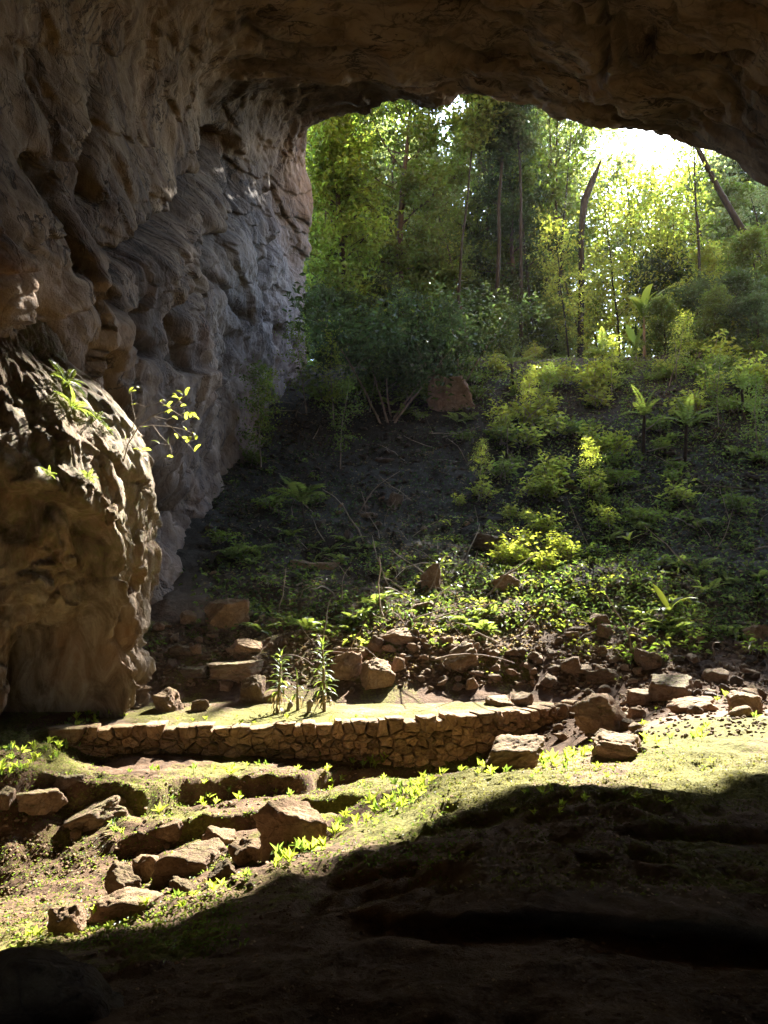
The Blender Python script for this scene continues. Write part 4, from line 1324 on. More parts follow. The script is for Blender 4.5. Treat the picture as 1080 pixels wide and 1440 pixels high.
def make_tree(name, seed, Ht, tr, cbase, cw, nlimb, sub, ncl, leaf, mat, bark, prof='oval', clus=0.55, droop=0.0, stems=1, lean=(0, 0), wob=0.05, up=0.55):
    """A tapering trunk with limbs and a crown of leaf clumps; origin at the foot."""
    r_ = np.random.default_rng(seed)
    wood, tips = Acc(), []
    for s in range(stems):
        fan = np.array([-0.7 + 1.4 * s / (stems - 1) + r_.normal(0, 0.1), r_.normal(0, 0.35), 0]) if stems > 1 else np.array([lean[0], lean[1], 0.0])
        hh = Ht * (r_.uniform(0.75, 1.0) if stems > 1 else 1.0)
        tp = curve_pts((r_.normal(0, 0.12) * (stems > 1), r_.normal(0, 0.1) * (stems > 1), -0.5), (fan[0] * 0.6, fan[1] * 0.6, 1), hh + 0.5, 12, (fan[0] * 0.8, fan[1] * 0.8, 0.0), r_, wob)
        rad = tr * (np.linspace(1, 0.12, 13) ** 0.9) / math.sqrt(stems)
        rad[0] *= 1.35
        wood.add(tube_np(tp, rad, 8))
        for k in range(nlimb):
            t = cbase + (0.97 - cbase) * (k + r_.uniform(0, 0.8)) / nlimb
            q = np.array([np.interp(t, np.linspace(0, 1, 13), tp[:, i]) for i in range(3)])
            x = (t - cbase) / (1 - cbase + 1e-6)
            pr = {'oval': math.sin(math.pi * (0.18 + 0.80 * x)), 'cone': 1.05 - 0.8 * x, 'top': 0.45 + 0.65 * math.sin(math.pi * min(1, x * 0.95)), 'col': 0.75 + 0.25 * math.sin(5 * x)}[prof]
            az = 2.4 * k + r_.uniform(-0.5, 0.5) + s * 1.3
            ln = cw * max(0.2, pr) * r_.uniform(0.65, 1.15)
            el = up * r_.uniform(0.4, 1.3)
            d = np.array([math.cos(az), math.sin(az), el])
            lp = curve_pts(q, d, ln, 6, (0, 0, 0.25 - droop), r_, 0.10)
            lr = np.interp(t, np.linspace(0, 1, 13), rad) * 0.45
            wood.add(tube_np(lp, lr * np.linspace(1, 0.18, 7), 5))
            for m in range(sub):
                tt = r_.uniform(0.25, 1.0)
                b0 = np.array([np.interp(tt, np.linspace(0, 1, 7), lp[:, i]) for i in range(3)])
                bd = unit(d + r_.normal(0, 0.75, 3) + np.array([0, 0, -droop]))
                bp = curve_pts(b0, bd, ln * r_.uniform(0.2, 0.5), 4, (0, 0, -0.15 - droop), r_, 0.15)
                wood.add(tube_np(bp, lr * 0.35 * np.linspace(1, 0.2, 5), 4))
                tips.append(bp[-1]); tips.append(bp[2])
    tips = np.array(tips)
    per = max(1, ncl // len(tips))
    sz = clus * r_.uniform(0.5, 1.35, len(tips))
    cent = np.repeat(tips, per, 0) + r_.normal(0, 1, (len(tips) * per, 3)) * np.repeat(sz, per)[:, None] * np.array([1, 1, 0.62])
    if droop > 0.3:
        cent[:, 2] -= np.abs(r_.normal(0, droop, len(cent)))
    cent = cent[cent[:, 2] > 0.02 * Ht]
    n = len(cent)
    nrm = unit(r_.normal(0, 0.75, (n, 3)) + np.array([0, 0, 0.8]))
    dirs = unit(r_.normal(0, 1, (n, 3)) + np.array([0, 0, -0.35]))
    L = leaf * r_.uniform(0.6, 1.3, n)
    root = thing(name, 'x', 'tree')
    obj('trunk', wood.mesh('trunk'), M[bark], root)
    V, F = leaves_np(cent, nrm, dirs, L, L * 0.48)
    obj('crown', mesh_np('crown', V, F, False), M[mat], root)
    return Proto(root)


def frond_mesh(L, npair, pw, seed, arch=0.9, rise=0.9):
    """One pinnate frond along +X rising then arching; leaflets both sides."""
    r_ = np.random.default_rng(seed)
    t = np.linspace(0, 1, 14)
    ang = rise - arch * 1.5 * t
    pts = np.zeros((14, 3))
    for i in range(1, 14):
        pts[i] = pts[i - 1] + L / 13 * np.array([math.cos(ang[i]), 0, math.sin(ang[i])])
    a = Acc()
    v, f = tube_np(pts, np.linspace(0.012, 0.003, 14) * L, 4)
    a.add((v, np.concatenate([f[:, [0, 1, 2]], f[:, [0, 2, 3]]])))
    tt = np.linspace(0.12, 0.99, npair)
    c = np.stack([np.interp(tt, t, pts[:, i]) for i in range(3)], 1)
    tg = unit(np.stack([np.gradient(c[:, i]) for i in range(3)], 1))
    w = pw * L * np.sin(np.pi * (0.12 + 0.86 * tt)) ** 0.8
    for sg in (-1, 1):
        side = np.array([0, sg, 0])[None]
        d = unit(side + 0.45 * tg + np.array([0, 0, -0.18]) + r_.normal(0, 0.05, (npair, 3)))
        nr = unit(np.cross(tg, side) * sg * -1 + r_.normal(0, 0.12, (npair, 3)))
        nr = np.where(nr[:, 2:3] < 0, -nr, nr)
        a.add(leaves_np(c + d * w[:, None] * 0.5, nr, d, w, np.full(npair, L / npair * 1.05), 0.1))
    return a.mesh('frond', False)


def make_fern(name, seed, nf, L, npair=18, pw=0.22, trunk=0.0, mat='fern', arch=0.9, rise=0.9):
    r_ = np.random.default_rng(seed)
    root = thing(name, 'x', 'fern')
    ms = [frond_mesh(L * s, npair, pw, seed + i, arch * q, rise * q2) for i, (s, q, q2) in enumerate(((1, 1, 1), (0.85, 1.2, 0.9), (1.05, 0.8, 1.15)))]
    if trunk > 0:
        tp = curve_pts((0, 0, -0.15), (r_.normal(0, .12), 0, 1), trunk + 0.15, 6, (0, 0, 0.1), r_, 0.04)
        obj('stem', mesh_np('stem', *tube_np(tp, 0.05 * np.linspace(1.2, 0.8, 7) * max(0.6, trunk), 7)), M['bark'], root)
        top = tp[-1]
    else:
        top = np.array([0, 0, 0.0])
    for k in range(nf):
        o = obj('frond', ms[k % 3], M[mat], root)
        o.location = top
        o.rotation_euler = (r_.normal(0, 0.15), r_.normal(-0.05, 0.22), 2 * math.pi * k / nf + r_.normal(0, 0.25))
    return Proto(root)


def make_shrub(name, seed, h, w, nst, nleaf, leaf, mat, wd=0.45, bark='twig'):
    """Several thin stems with broad leaves towards their ends."""
    r_ = np.random.default_rng(seed)
    wood, C, N, D = Acc(), [], [], []
    for s in range(nst):
        az = r_.uniform(0, 6.28); sp = r_.uniform(0.15, 1.0) * w
        p = curve_pts((r_.normal(0, .05), r_.normal(0, .05), -0.1), (math.cos(az) * sp / h, math.sin(az) * sp / h, 1), h * r_.uniform(0.6, 1.05), 7, (math.cos(az) * 0.3, math.sin(az) * 0.3, -0.1), r_, 0.10)
        wood.add(tube_np(p, 0.014 * h * np.linspace(1, 0.25, 8) + 0.002, 5))
        m = max(2, nleaf // nst)
        t = r_.uniform(0.3, 1.0, m) ** 0.8
        c = np.stack([np.interp(t, np.linspace(0, 1, 8), p[:, i]) for i in range(3)], 1)
        off = unit(r_.normal(0, 1, (m, 3)) * np.array([1, 1, 0.35])) * (leaf * r_.uniform(0.45, 1.8, m))[:, None]
        C.append(c + off); D.append(unit(off + np.array([0, 0, -0.02]))); N.append(unit(r_.normal(0, 0.45, (m, 3)) + np.array([0, 0, 1.0])))
    C, N, D = map(np.concatenate, (C, N, D))
    L = leaf * r_.uniform(0.6, 1.25, len(C))
    root = thing(name, 'x', 'shrub')
    obj('stem', wood.mesh('stem'), M[bark], root)
    obj('foliage', mesh_np('foliage', *leaves_np(C, N, D, L, L * wd), False), M[mat], root)
    return Proto(root)


def blade_leaf(L, W, seed, arch=0.8, n=7, cup=0.15):
    """A long strap or paddle leaf along +X with a folded midrib."""
    t = np.linspace(0, 1, n)
    ang = 0.9 - arch * 1.6 * t
    p = np.zeros((n, 3))
    for i in range(1, n):
        p[i] = p[i - 1] + L / (n - 1) * np.array([math.cos(ang[i]), 0, math.sin(ang[i])])
    w = W * np.sin(np.pi * (0.10 + 0.89 * t)) ** 0.7
    w[-1] = W * 0.03
    l = p + np.array([0, 1, 0]) * w[:, None] * 0.5 + np.array([0, 0, 1]) * (w * cup)[:, None]
    r = p - np.array([0, 1, 0]) * w[:, None] * 0.5 + np.array([0, 0, 1]) * (w * cup)[:, None]
    V = np.stack([l, p, r], 1).reshape(-1, 3)
    return mesh_np('leaf', V, grid_faces(n, 3), True)


def make_seedling(seed, h, nl, leaf, mat):
    r_ = np.random.default_rng(seed)
    a = Acc()
    hh = h * 0.5
    v, f = tube_np(np.array([(0, 0, -0.02), (0.003, 0, hh * 0.5), (0.006, 0.004, hh)]), np.array([0.004, 0.003, 0.002]), 4)
    a.add((v, np.concatenate([f[:, [0, 1, 2]], f[:, [0, 2, 3]]])))
    az = 2.4 * np.arange(nl) + r_.uniform(0, 6)
    el = r_.uniform(0.3, 1.3, nl)
    d = np.stack([np.cos(az) * np.cos(el), np.sin(az) * np.cos(el), np.sin(el)], 1)
    L = leaf * r_.uniform(0.65, 1.2, nl)
    c = np.array([0.004, 0, 1.0]) * (hh * r_.uniform(0.5, 1.0, nl))[:, None] + d * L[:, None] * 0.5
    nr = unit(np.array([0, 0, 1.0]) - d * d[:, 2:3] + r_.normal(0, 0.15, (nl, 3)))
    a.add(leaves_np(c, nr, d, L, L * 0.42, 0.22))
    o = obj('seedling', a.mesh('seedling', False), M[mat])
    return Proto(o)


def thingname(o, n): o.name = n


def gpos(px, py, dmax=60):
    return hit([px], [py], dmax)[0]


# ------------------------------------------------------------------ forest beyond the mouth
TREES = dict(
    tall=[make_tree('broadleaf_tree', 401, 21, 0.30, 0.30, 4.3, 26, 6, 7600, 0.40, 'leaf', 'bark', 'oval', 0.44),
          make_tree('broadleaf_tree', 402, 23, 0.30, 0.22, 4.8, 28, 6, 9000, 0.40, 'leaf_dark', 'bark', 'oval', 0.48)],
    pale=[make_tree('broadleaf_tree', 403, 23, 0.28, 0.30, 5.0, 22, 5, 5000, 0.42, 'leaf_pale', 'bark', 'top', 0.48)],
    slim=[make_tree('slim_tree', 404, 20, 0.17, 0.50, 3.0, 18, 6, 3000, 0.34, 'leaf', 'bark', 'top', 0.6, lean=(0.05, 0)),
          make_tree('slim_tree', 405, 17, 0.15, 0.30, 2.6, 18, 6, 3000, 0.32, 'leaf_lime', 'bark', 'top', 0.6)],
    bushy=[make_tree('bushy_tree', 406, 8.5, 0.14, 0.06, 3.2, 24, 6, 6500, 0.30, 'leaf', 'bark', 'cone', 0.42),
           make_tree('bushy_tree', 407, 7.0, 0.14, 0.05, 3.4, 24, 6, 6500, 0.30, 'leaf_dark', 'bark', 'oval', 0.42),
           make_tree('bushy_tree', 408, 10.0, 0.14, 0.08, 2.8, 24, 6, 6000, 0.30, 'leaf_lime', 'bark', 'oval', 0.42)],
    vine=[make_tree('vine_draped_tree', 409, 16.5, 0.26, 0.06, 2.7, 34, 6, 9500, 0.34, 'leaf_vine', 'bark', 'col', 0.45, droop=0.55)],
    sapling=[make_tree('sapling', 410, 5.0, 0.04, 0.25, 0.9, 12, 3, 900, 0.16, 'leaf', 'twig', 'oval', 0.28),
             make_tree('sapling', 411, 6.0, 0.045, 0.30, 1.0, 14, 3, 1100, 0.16, 'leaf_lime', 'twig', 'oval', 0.30)],
)
TREES['stem'] = [make_tree('tall_tree', 412, 23, 0.19, 0.62, 2.3, 22, 6, 5200, 0.38, 'leaf_dark', 'bark_dark', 'oval', 0.5, wob=0.03), make_tree('tall_tree', 413, 21, 0.12, 0.70, 1.9, 16, 5, 3000, 0.36, 'leaf', 'bark_dark', 'top', 0.5, wob=0.05)]
TREES['lace'] = [make_tree('slim_tree', 415, 18, 0.13, 0.35, 2.4, 18, 5, 1100, 0.36, 'leaf_lime', 'bark_dark', 'top', 0.5, wob=0.04)]
TREES['pole'] = [make_tree('pole_tree', 414, 20, 0.13, 0.40, 1.6, 12, 3, 420, 0.34, 'leaf', 'bark_dark', 'top', 0.45, lean=(0.03, 0), wob=0.035)]
# key, variant, pixel x of trunk foot, depth, scale, rotation deg, tilt (towards +x) deg, label
FOREST = [
    ('vine', 0, 492, 43.5, 1.02, 0, 2, 'vine-draped lime green tree hugging the edge of the cave wall'),
    ('vine', 0, 452, 45.5, 1.05, 120, -2, 'tall leafy tree tucked behind the cave wall edge'),
    ('tall', 1, 738, 52.0, 0.84, 30, 1, 'tall dense dark tree with straight trunk in the middle of the mouth'),
    ('tall', 0, 684, 56.0, (0.8, 0.8, 1.42), 200, 0, 'dense green tree standing behind the left side of the tall dark tree'),
    ('tall', 0, 778, 56.0, (0.62, 0.62, 1.55), 140, 0, 'narrow tall tree just right of the straight dark trunk'),
    ('tall', 0, 780, 60.0, 0.98, 80, 2, 'dense green tree behind the right side of the tall dark tree'),
    ('stem', 0, 728, 46.0, (0.76, 0.76, 1.02), 0, 1, 'straight dark trunk before the tall dense tree, crown hidden by the lip'),
    ('stem', 0, 690, 46.5, 1.0, 90, 0, 'second straight trunk left of the straight dark trunk'),
    ('pole', 0, 772, 47.5, 1.0, 40, 1, 'thin dark trunk right of the straight dark trunk'),
    ('stem', 1, 640, 44.0, 0.95, 200, -3, 'thin trunk left of the crooked slim tree'),
    ('stem', 1, 752, 49.0, 1.0, 300, -1, 'thin trunk close behind the straight dark trunk'),
    ('slim', 1, 838, 57.0, 0.85, 70, 0, 'leafy young tree left of the low sky gap'),
    ('slim', 1, 932, 56.0, 0.92, 170, 0, 'leafy young tree right of the low sky gap'),
    ('lace', 0, 890, 60.0, 1.15, 170, 0, 'thin tree crossing the upper right sky gap'),
    ('pale', 0, 935, 64.0, 0.95, 260, 3, 'pale tree far back right of the upper sky gap'),
    ('lace', 0, 905, 62.0, 1.3, 20, 2, 'thin tall tree at the right side of the upper right sky gap'),
    ('lace', 0, 855, 64.0, 1.05, 120, 0, 'thin tree at the foot of the upper right sky gap'),
    ('slim', 1, 868, 67.0, 1.42, 300, 0, 'leafy tree far back below the upper right sky gap'),
    ('lace', 0, 872, 52.0, 0.84, 30, 0, 'thin yellow-green tree dividing the two right sky gaps'),
    ('pole', 0, 1003, 46.0, 0.78, 150, -2, 'slim dark-stemmed tree between straight tree and leaning trunk'),
    ('slim', 0, 662, 45.0, 0.62, 0, -8, 'crooked slim tree leaning left before the tall dark tree'),
    ('pale', 0, 590, 64.0, 0.98, 0, 0, 'pale green tree far back left of the sky gap'),
    ('pale', 0, 540, 57.0, 0.90, 140, -2, 'pale tree rising behind the vine-draped tree'),
    ('tall', 0, 620, 62.0, 0.86, 310, 0, 'mid green tree under the left sky gap'),
    ('tall', 0, 566, 45.5, 1.0, 250, 0, 'tall green tree right of the vine-draped tree'),
    ('lace', 0, 800, 46.0, 0.60, 10, 1, 'young yellow-green tree right of the tall dark tree'),
    ('slim', 1, 812, 48.5, 0.55, 100, 2, 'smaller yellow-green tree next to the low sky gap'),
    ('pole', 0, 978, 42.5, 0.86, 60, -3, 'slim straight dark-stemmed tree right of the banana plant'),
    ('lace', 0, 915, 52.0, 0.75, 200, 0, 'sparse yellow-green tree behind the banana plant'),
    ('tall', 0, 1040, 56.0, 0.84, 45, 0, 'broad green tree near the frame edge behind the leaning trunk'),
    ('pale', 0, 1120, 52.0, 0.80, 100, -6, 'pale-leaved tree cut off by the frame edge'),
    ('bushy', 2, 1020, 44.0, 0.75, 40, 0, 'bushy lime tree under the leaning trunk'),
    ('bushy', 0, 1070, 41.0, 0.85, 140, 0, 'bushy green tree at the frame edge above the scree'),
    ('bushy', 1, 970, 41.5, 0.62, 10, 0, 'low dark bush at the foot of the slim straight tree'),
    ('bushy', 1, 1035, 38.5, 0.60, 80, 0, 'dark bush on the slope crest near the frame edge'),
    ('bushy', 0, 590, 46.0, 0.95, 0, 0, 'rounded green tree left of the crooked slim tree'),
    ('bushy', 1, 530, 44.0, 0.80, 60, 0, 'dark rounded tree below the vine-draped tree'),
    ('bushy', 1, 470, 40.5, 0.62, 160, 0, 'dark bush at the cave wall edge on the slope crest'),
    ('bushy', 1, 700, 47.0, 0.85, 200, 0, 'dark bushy tree at the foot of the tall dark tree'),
    ('bushy', 0, 770, 48.0, 0.75, 260, 0, 'green bush between the tall dark tree and the yellow-green tree'),
    ('bushy', 1, 640, 49.5, 0.95, 310, 0, 'shaded bushy tree behind the crooked slim tree'),
    ('tall', 1, 480, 55.0, 0.90, 15, 0, 'dark tree behind the cave wall edge'),
    ('bushy', 2, 940, 44.0, 0.48, 120, 0, 'lime bush beneath the banana plant'),
    ('bushy', 0, 1000, 37.5, 0.42, 20, 0, 'low green bush on the crest above the shaded tall fern'),
    ('bushy', 1, 1060, 36.0, 0.45, 70, 0, 'low dark bush on the crest at the frame edge'),
    ('bushy', 0, 930, 38.6, 0.36, 170, 0, 'low green bush on the crest above the tall fern'),
    ('bushy', 0, 700, 41.5, 0.40, 310, 0, 'low green bush on the crest left of the yellow fern'),
    ('bushy', 1, 1000, 50.0, 1.05, 220, 0, 'tall dark bush behind the slim straight tree'),
    ('bushy', 1, 740, 62.0, 1.2, 120, 0, 'dark bushy tree deep in the forest behind the straight trunk'),
    ('bushy', 0, 560, 66.0, 1.3, 20, 0, 'bushy tree deep in the forest behind the vine-draped tree'),
    ('bushy', 1, 960, 66.0, 1.2, 300, 0, 'bushy tree deep in the forest right of the low sky gap'),
]
for key, var, px, d, sc, rz, tilt, label in FOREST:
    x = (px - 540) / FPX * d * 1.03
    z = float(ground_z(x, d)[0])
    TREES[key][var].place((x, d, z - 0.1), (0, R(tilt), R(rz)), sc, label, 'tree', 'forest trees beyond the cave mouth')

# the closed wall of forest farther back: pixel x, row its top reaches, depth, kind
FR = np.random.default_rng(5)
BACK = []
for px in range(424, 1160, 30):
    top = np.interp(px, [420, 560, 585, 605, 640, 665, 700, 800, 822, 840, 900, 925, 960, 1160], [110, 120, 170, 215, 215, 130, 100, 190, 230, 240, 240, 220, 190, 170])
    BACK.append((px + FR.uniform(-8, 8), top + FR.uniform(-10, 25), FR.uniform(60, 69)))
for px in range(440, 1160, 48):
    if 830 < px < 930: continue
    top = np.interp(px, [420, 800, 825, 845, 910, 930, 1160], [300, 310, 400, 440, 440, 360, 300])
    BACK.append((px + FR.uniform(-10, 10), top + FR.uniform(-30, 30), FR.uniform(52, 58)))
for i, (px, top, d) in enumerate(BACK):
    x = (px - 540) / FPX * d
    z = float(ground_z(x, d)[0])
    hgt = float(P(px, top, d)[2]) - z
    kind, var, full = [('tall', 0, 21), ('pale', 0, 23), ('tall', 1, 23), ('slim', 1, 17), ('lace', 0, 18)][4 if 815 < px < 905 else FR.integers(4)] if top < 290 else [('bushy', 0, 8.5), ('bushy', 1, 7.0), ('bushy', 2, 10.0)][FR.integers(3)]
    s = hgt / full
    row = 'back row of tall forest trees' if top < 290 else 'row of understorey trees behind the slope crest'
    k = sum(1 for q in BACK if (q[1] < 290) == (top < 290) and q[0] < px)
    TREES[kind][var].place((x, d, z - 0.1), (0, R(FR.uniform(-3, 3)), FR.uniform(0, 6.28)), (min(s, 1.15), min(s, 1.15), s), f'{ORD[k]} tree from the left in the {row}', 'tree', 'forest trees beyond the cave mouth')

# shade tree with forked stems on the upper slope
shade = make_tree('shade_tree', 420, 4.4, 0.11, 0.50, 1.9, 8, 6, 4200, 0.24, 'leaf_dark', 'bark_pale', 'top', 0.40, stems=5, wob=0.07)
c = gpos(545, 592); shade.place(tuple(c), (0, 0, 0), 1.15, 'forked small tree with pale stems on the shaded upper slope', 'tree', 'small trees on the slope')
c = gpos(640, 548); shade.place(tuple(c), (0, 0, 2.2), 0.95, 'spreading small tree above the big dark rounded boulder', 'tree', 'small trees on the slope')

SAPL = [(366, 660, 0, 0.80, 'thin-stemmed sapling against the far cave wall'), (352, 655, 1, 0.62, 'slighter sapling beside the one against the far cave wall'),
        (478, 660, 0, 0.70, 'bare-stemmed sapling left of the forked small tree'), (470, 600, 1, 0.75, 'sapling between cave wall edge and the forked small tree'),
        (520, 580, 0, 0.62, 'sapling just left of the forked small tree'), (430, 580, 0, 0.8, 'sapling in the dark corner below the cave wall edge'),
        (676, 690, 1, 0.30, 'slender sunlit sapling on the slope right of the shaded scree'), (828, 700, 1, 0.34, 'thin pale-twigged sapling in the middle of the sunlit shrubs'),
        (735, 600, 1, 0.42, 'lime green sapling rising from the sunlit shrubs'), (770, 590, 0, 0.5, 'leafy sapling behind the sunlit shrubs'),
        (940, 545, 1, 0.6, 'sapling above the tall fern near the crest'), (1010, 600, 0, 0.6, 'sapling right of the tall fern'), (1065, 640, 0, 0.6, 'sapling at the frame edge on the upper scree'),
        (860, 560, 1, 0.45, 'sapling left of the tall fern')]
for (px, py, k, sc, label) in SAPL:
    c = gpos(px, py)
    TREES['sapling'][k].place(tuple(c), (0, R(random.uniform(-8, 8)), random.uniform(0, 6)), sc, label, 'sapling', 'saplings on the slope')

# ------------------------------------------------------------------ slope plants
FERN = [make_fern('fern', 431, 9, 0.75, 16, 0.20), make_fern('fern', 432, 7, 0.9, 18, 0.22, arch=1.05)]
SHRUB = [make_shrub('shrub', 441, 1.1, 0.7, 10, 230, 0.24, 'leaf_lime'), make_shrub('shrub', 442, 0.9, 0.8, 10, 220, 0.21, 'leaf'), make_shrub('shrub', 443, 1.3, 0.6, 9, 240, 0.20, 'leaf_lime')]
HERB = [make_shrub('herb', 451, 0.38, 0.35, 5, 34, 0.17, 'leaf_lime', 0.5), make_shrub('herb', 452, 0.45, 0.35, 6, 44, 0.15, 'leaf', 0.45), make_shrub('herb', 453, 0.30, 0.4, 7, 46, 0.13, 'leaf', 0.5)]
TFERN = make_fern('tree_fern', 461, 7, 1.25, 22, 0.20, trunk=1.5, arch=0.8, rise=1.1)
PALM = make_fern('young_palm', 462, 8, 1.3, 20, 0.26, trunk=0.7, arch=0.95, rise=1.0)

c = gpos(905, 640); TFERN.place(tuple(c), (0, 0, R(100)), 1.0, 'tall fern on a thin stem with sunlit fronds, right of the sunlit shrubs', 'fern', 'tree ferns and palms')
c = gpos(963, 650); TFERN.place(tuple(c), (0, 0, R(20)), 0.9, 'shaded tall fern right of the sunlit one', 'fern', 'tree ferns and palms')
c = gpos(428, 735); PALM.place(tuple(c), (0, 0, R(40)), 0.95, 'young palm on a leaning stem in the shaded lower slope', 'palm', 'tree ferns and palms')
c = gpos(722, 545); TFERN.place(tuple(c), (0, 0, R(230)), 0.75, 'yellow fern fronds at the crest left of the sunlit ferns', 'fern', 'tree ferns and palms')
c = gpos(850, 545); TFERN.place(tuple(c), (0, 0, R(160)), 1.0, 'arching yellow-green fern at the crest below the low sky gap', 'fern', 'tree ferns and palms')
c = gpos(1045, 590); TFERN.place(tuple(c), (0, 0, R(300)), 0.8, 'fern with lit frond tips near the frame edge', 'fern', 'tree ferns and palms')
c = gpos(480, 470, 60)
TALL_PX = [(506, 770, 0, 1.0, 'fern', 'single arching fern over the small pale stone')]

BANDS = [(500, 560, 'along the crest'), (560, 640, 'level with the tall fern'), (640, 720, 'level with the young palm'), (720, 790, 'just below the young palm'),
         (790, 860, 'above the slope foot'), (860, 960, 'at the slope foot')]
SIDES = [(0, 470, 'by the cave wall'), (470, 690, 'mid-slope'), (690, 880, 'in the sunlit strip'), (880, 1200, 'on the scree')]


def slope_zone(items, adj, noun, cat, group):
    """items: (proto, pixel x, y, scale). Each gets a label by band, side and order from the left."""
    cells = {}
    for it in items:
        b = next((n for a, c_, n in BANDS if a <= it[2] < c_), BANDS[-1][2]); s = next(n for a, c_, n in SIDES if a <= it[1] < c_)
        cells.setdefault((b, s), []).append(it)
    for (b, s), L in cells.items():
        L.sort(key=lambda q: q[1])
        H = hit([q[1] for q in L], [q[2] for q in L])
        for i, (q, c_) in enumerate(zip(L, H)):
            if c_[1] > 45: continue
            lab = f'{adj} {noun} {s}, {b}' if len(L) == 1 else f'{ORD[i]} {adj} {noun} from the left {s}, {b}'
            q[0].place(tuple(c_ - np.array([0, 0, 0.03])), (random.uniform(-.15, .15), random.uniform(-.15, .15), random.uniform(0, 6.28)), q[3], lab, cat, group)


pr = np.random.default_rng(77)


def rpts(n, box): return list(zip(pr.uniform(box[0], box[2], n), pr.uniform(box[1], box[3], n)))


shrubs = []
for n, box, ks, sr in [(11, (690, 530, 880, 600), (0, 2), (0.9, 1.3)), (15, (690, 600, 880, 690), (0, 2, 1), (0.7, 1.1)), (12, (700, 690, 860, 800), (0, 2), (0.5, 0.8)), (8, (800, 600, 960, 760), (0, 1), (0.55, 0.9)), (10, (450, 515, 690, 570), (1,), (0.9, 1.4)),
                       (8, (880, 492, 970, 600), (1, 2, 1), (0.6, 0.9)), (16, (970, 492, 1080, 600), (1, 2, 1), (0.9, 1.5)), (5, (690, 496, 890, 530), (0, 1, 2), (0.6, 0.9)), (6, (300, 640, 460, 790), (1,), (0.5, 0.8)), (4, (880, 620, 1080, 760), (1,), (0.5, 0.8)), (6, (560, 560, 700, 640), (1,), (0.5, 0.8))]:
    shrubs += [(SHRUB[ks[pr.integers(len(ks))]], x, y, pr.uniform(*sr)) for x, y in rpts(n, box)]
shrubs += [(SHRUB[0], 727, 792, 0.85), (SHRUB[2], 800, 790, 0.75), (SHRUB[0], 770, 800, 0.6), (SHRUB[0], 740, 628, 1.0), (SHRUB[2], 705, 625, 0.8), (SHRUB[0], 850, 640, 0.9), (SHRUB[2], 645, 712, 0.4), (SHRUB[0], 678, 700, 0.7), (SHRUB[0], 838, 690, 0.6)]
slope_zone(shrubs, 'leafy', 'shrub', 'shrub', 'shrubs on the slope')

ferns = [(FERN[0], 506, 772, 0.55), (FERN[1], 530, 850, 0.8), (FERN[0], 560, 840, 0.6), (FERN[1], 660, 875, 0.75), (FERN[0], 955, 795, 0.8), (FERN[1], 860, 760, 0.7)]
for n, box, sr in [(22, (310, 740, 570, 890), (0.45, 0.9)), (9, (540, 520, 700, 600), (0.8, 1.2)), (14, (700, 500, 900, 570), (0.6, 1.0)), (14, (900, 700, 1070, 900), (0.5, 0.9)), (8, (580, 780, 720, 890), (0.4, 0.7)), (8, (890, 520, 1075, 640), (0.7, 1.2)), (6, (440, 500, 560, 560), (0.8, 1.2))]:
    ferns += [(FERN[pr.integers(2)], x, y, pr.uniform(*sr)) for x, y in rpts(n, box)]
slope_zone(ferns, 'green', 'fern', 'fern', 'ferns on the slope')

herbs = [(HERB[0], 822, 835, 1.1), (HERB[0], 675, 850, 1.1), (HERB[0], 790, 880, 1.0), (HERB[0], 500, 905, 1.2), (HERB[0], 940, 880, 1.1), (HERB[0], 575, 842, 0.8), (HERB[0], 915, 905, 1.1), (HERB[1], 925, 925, 1.0)]
for n, box, ks, sr in [(24, (560, 700, 720, 890), (0, 1, 2), (0.5, 0.9)), (34, (690, 690, 880, 880), (0, 0, 1), (0.6, 1.1)), (32, (300, 640, 600, 900), (1, 2), (0.5, 1.0)), (40, (880, 560, 1078, 930), (1, 2, 1, 0), (0.6, 1.2)), (14, (480, 880, 760, 950), (0, 1), (0.35, 0.65)), (10, (760, 900, 900, 960), (0, 2), (0.4, 0.7)), (10, (215, 840, 330, 930), (1, 2), (0.4, 0.7))]:
    herbs += [(HERB[ks[pr.integers(len(ks))]], x, y, pr.uniform(*sr)) for x, y in rpts(n, box)]
slope_zone(herbs, 'low', 'herb', 'plant', 'herbs on the slope')


# ------------------------------------------------------------------ banana-like plants
def banana(px, py, stem_h, n, L, label, rot=0.0, d=None, tilt=0.35):
    c = gpos(px, py) if d is None else np.array([(px - 540) / FPX * d, d, float(ground_z((px - 540) / FPX * d, d)[0])])
    r_ = np.random.default_rng(int(px))
    root = thing('banana_plant', label, 'plant', tuple(c), rot, 'broad-leaved plants')
    if stem_h > 0:
        obj('stem', mesh_np('stem', *tube_np(np.array([(0, 0, -.2), (0, 0, stem_h * .5), (0.02, 0, stem_h)]), np.array([.10, .08, .05]) * max(0.3, stem_h / 3), 8)), M['bark_pale'], root)
    for k in range(n):
        o = obj('leaf', blade_leaf(L * r_.uniform(0.6, 1.15), L * 0.20, k, r_.uniform(0.25, 0.95), 9, 0.12), M['leaf_lime' if stem_h < 1 else 'leaf_vine'], root)
        o.location = (0, 0, stem_h)
        o.rotation_euler = (r_.normal(0, 0.15), -tilt + r_.normal(0, 0.25), 6.28 * k / n + r_.normal(0, 0.3))


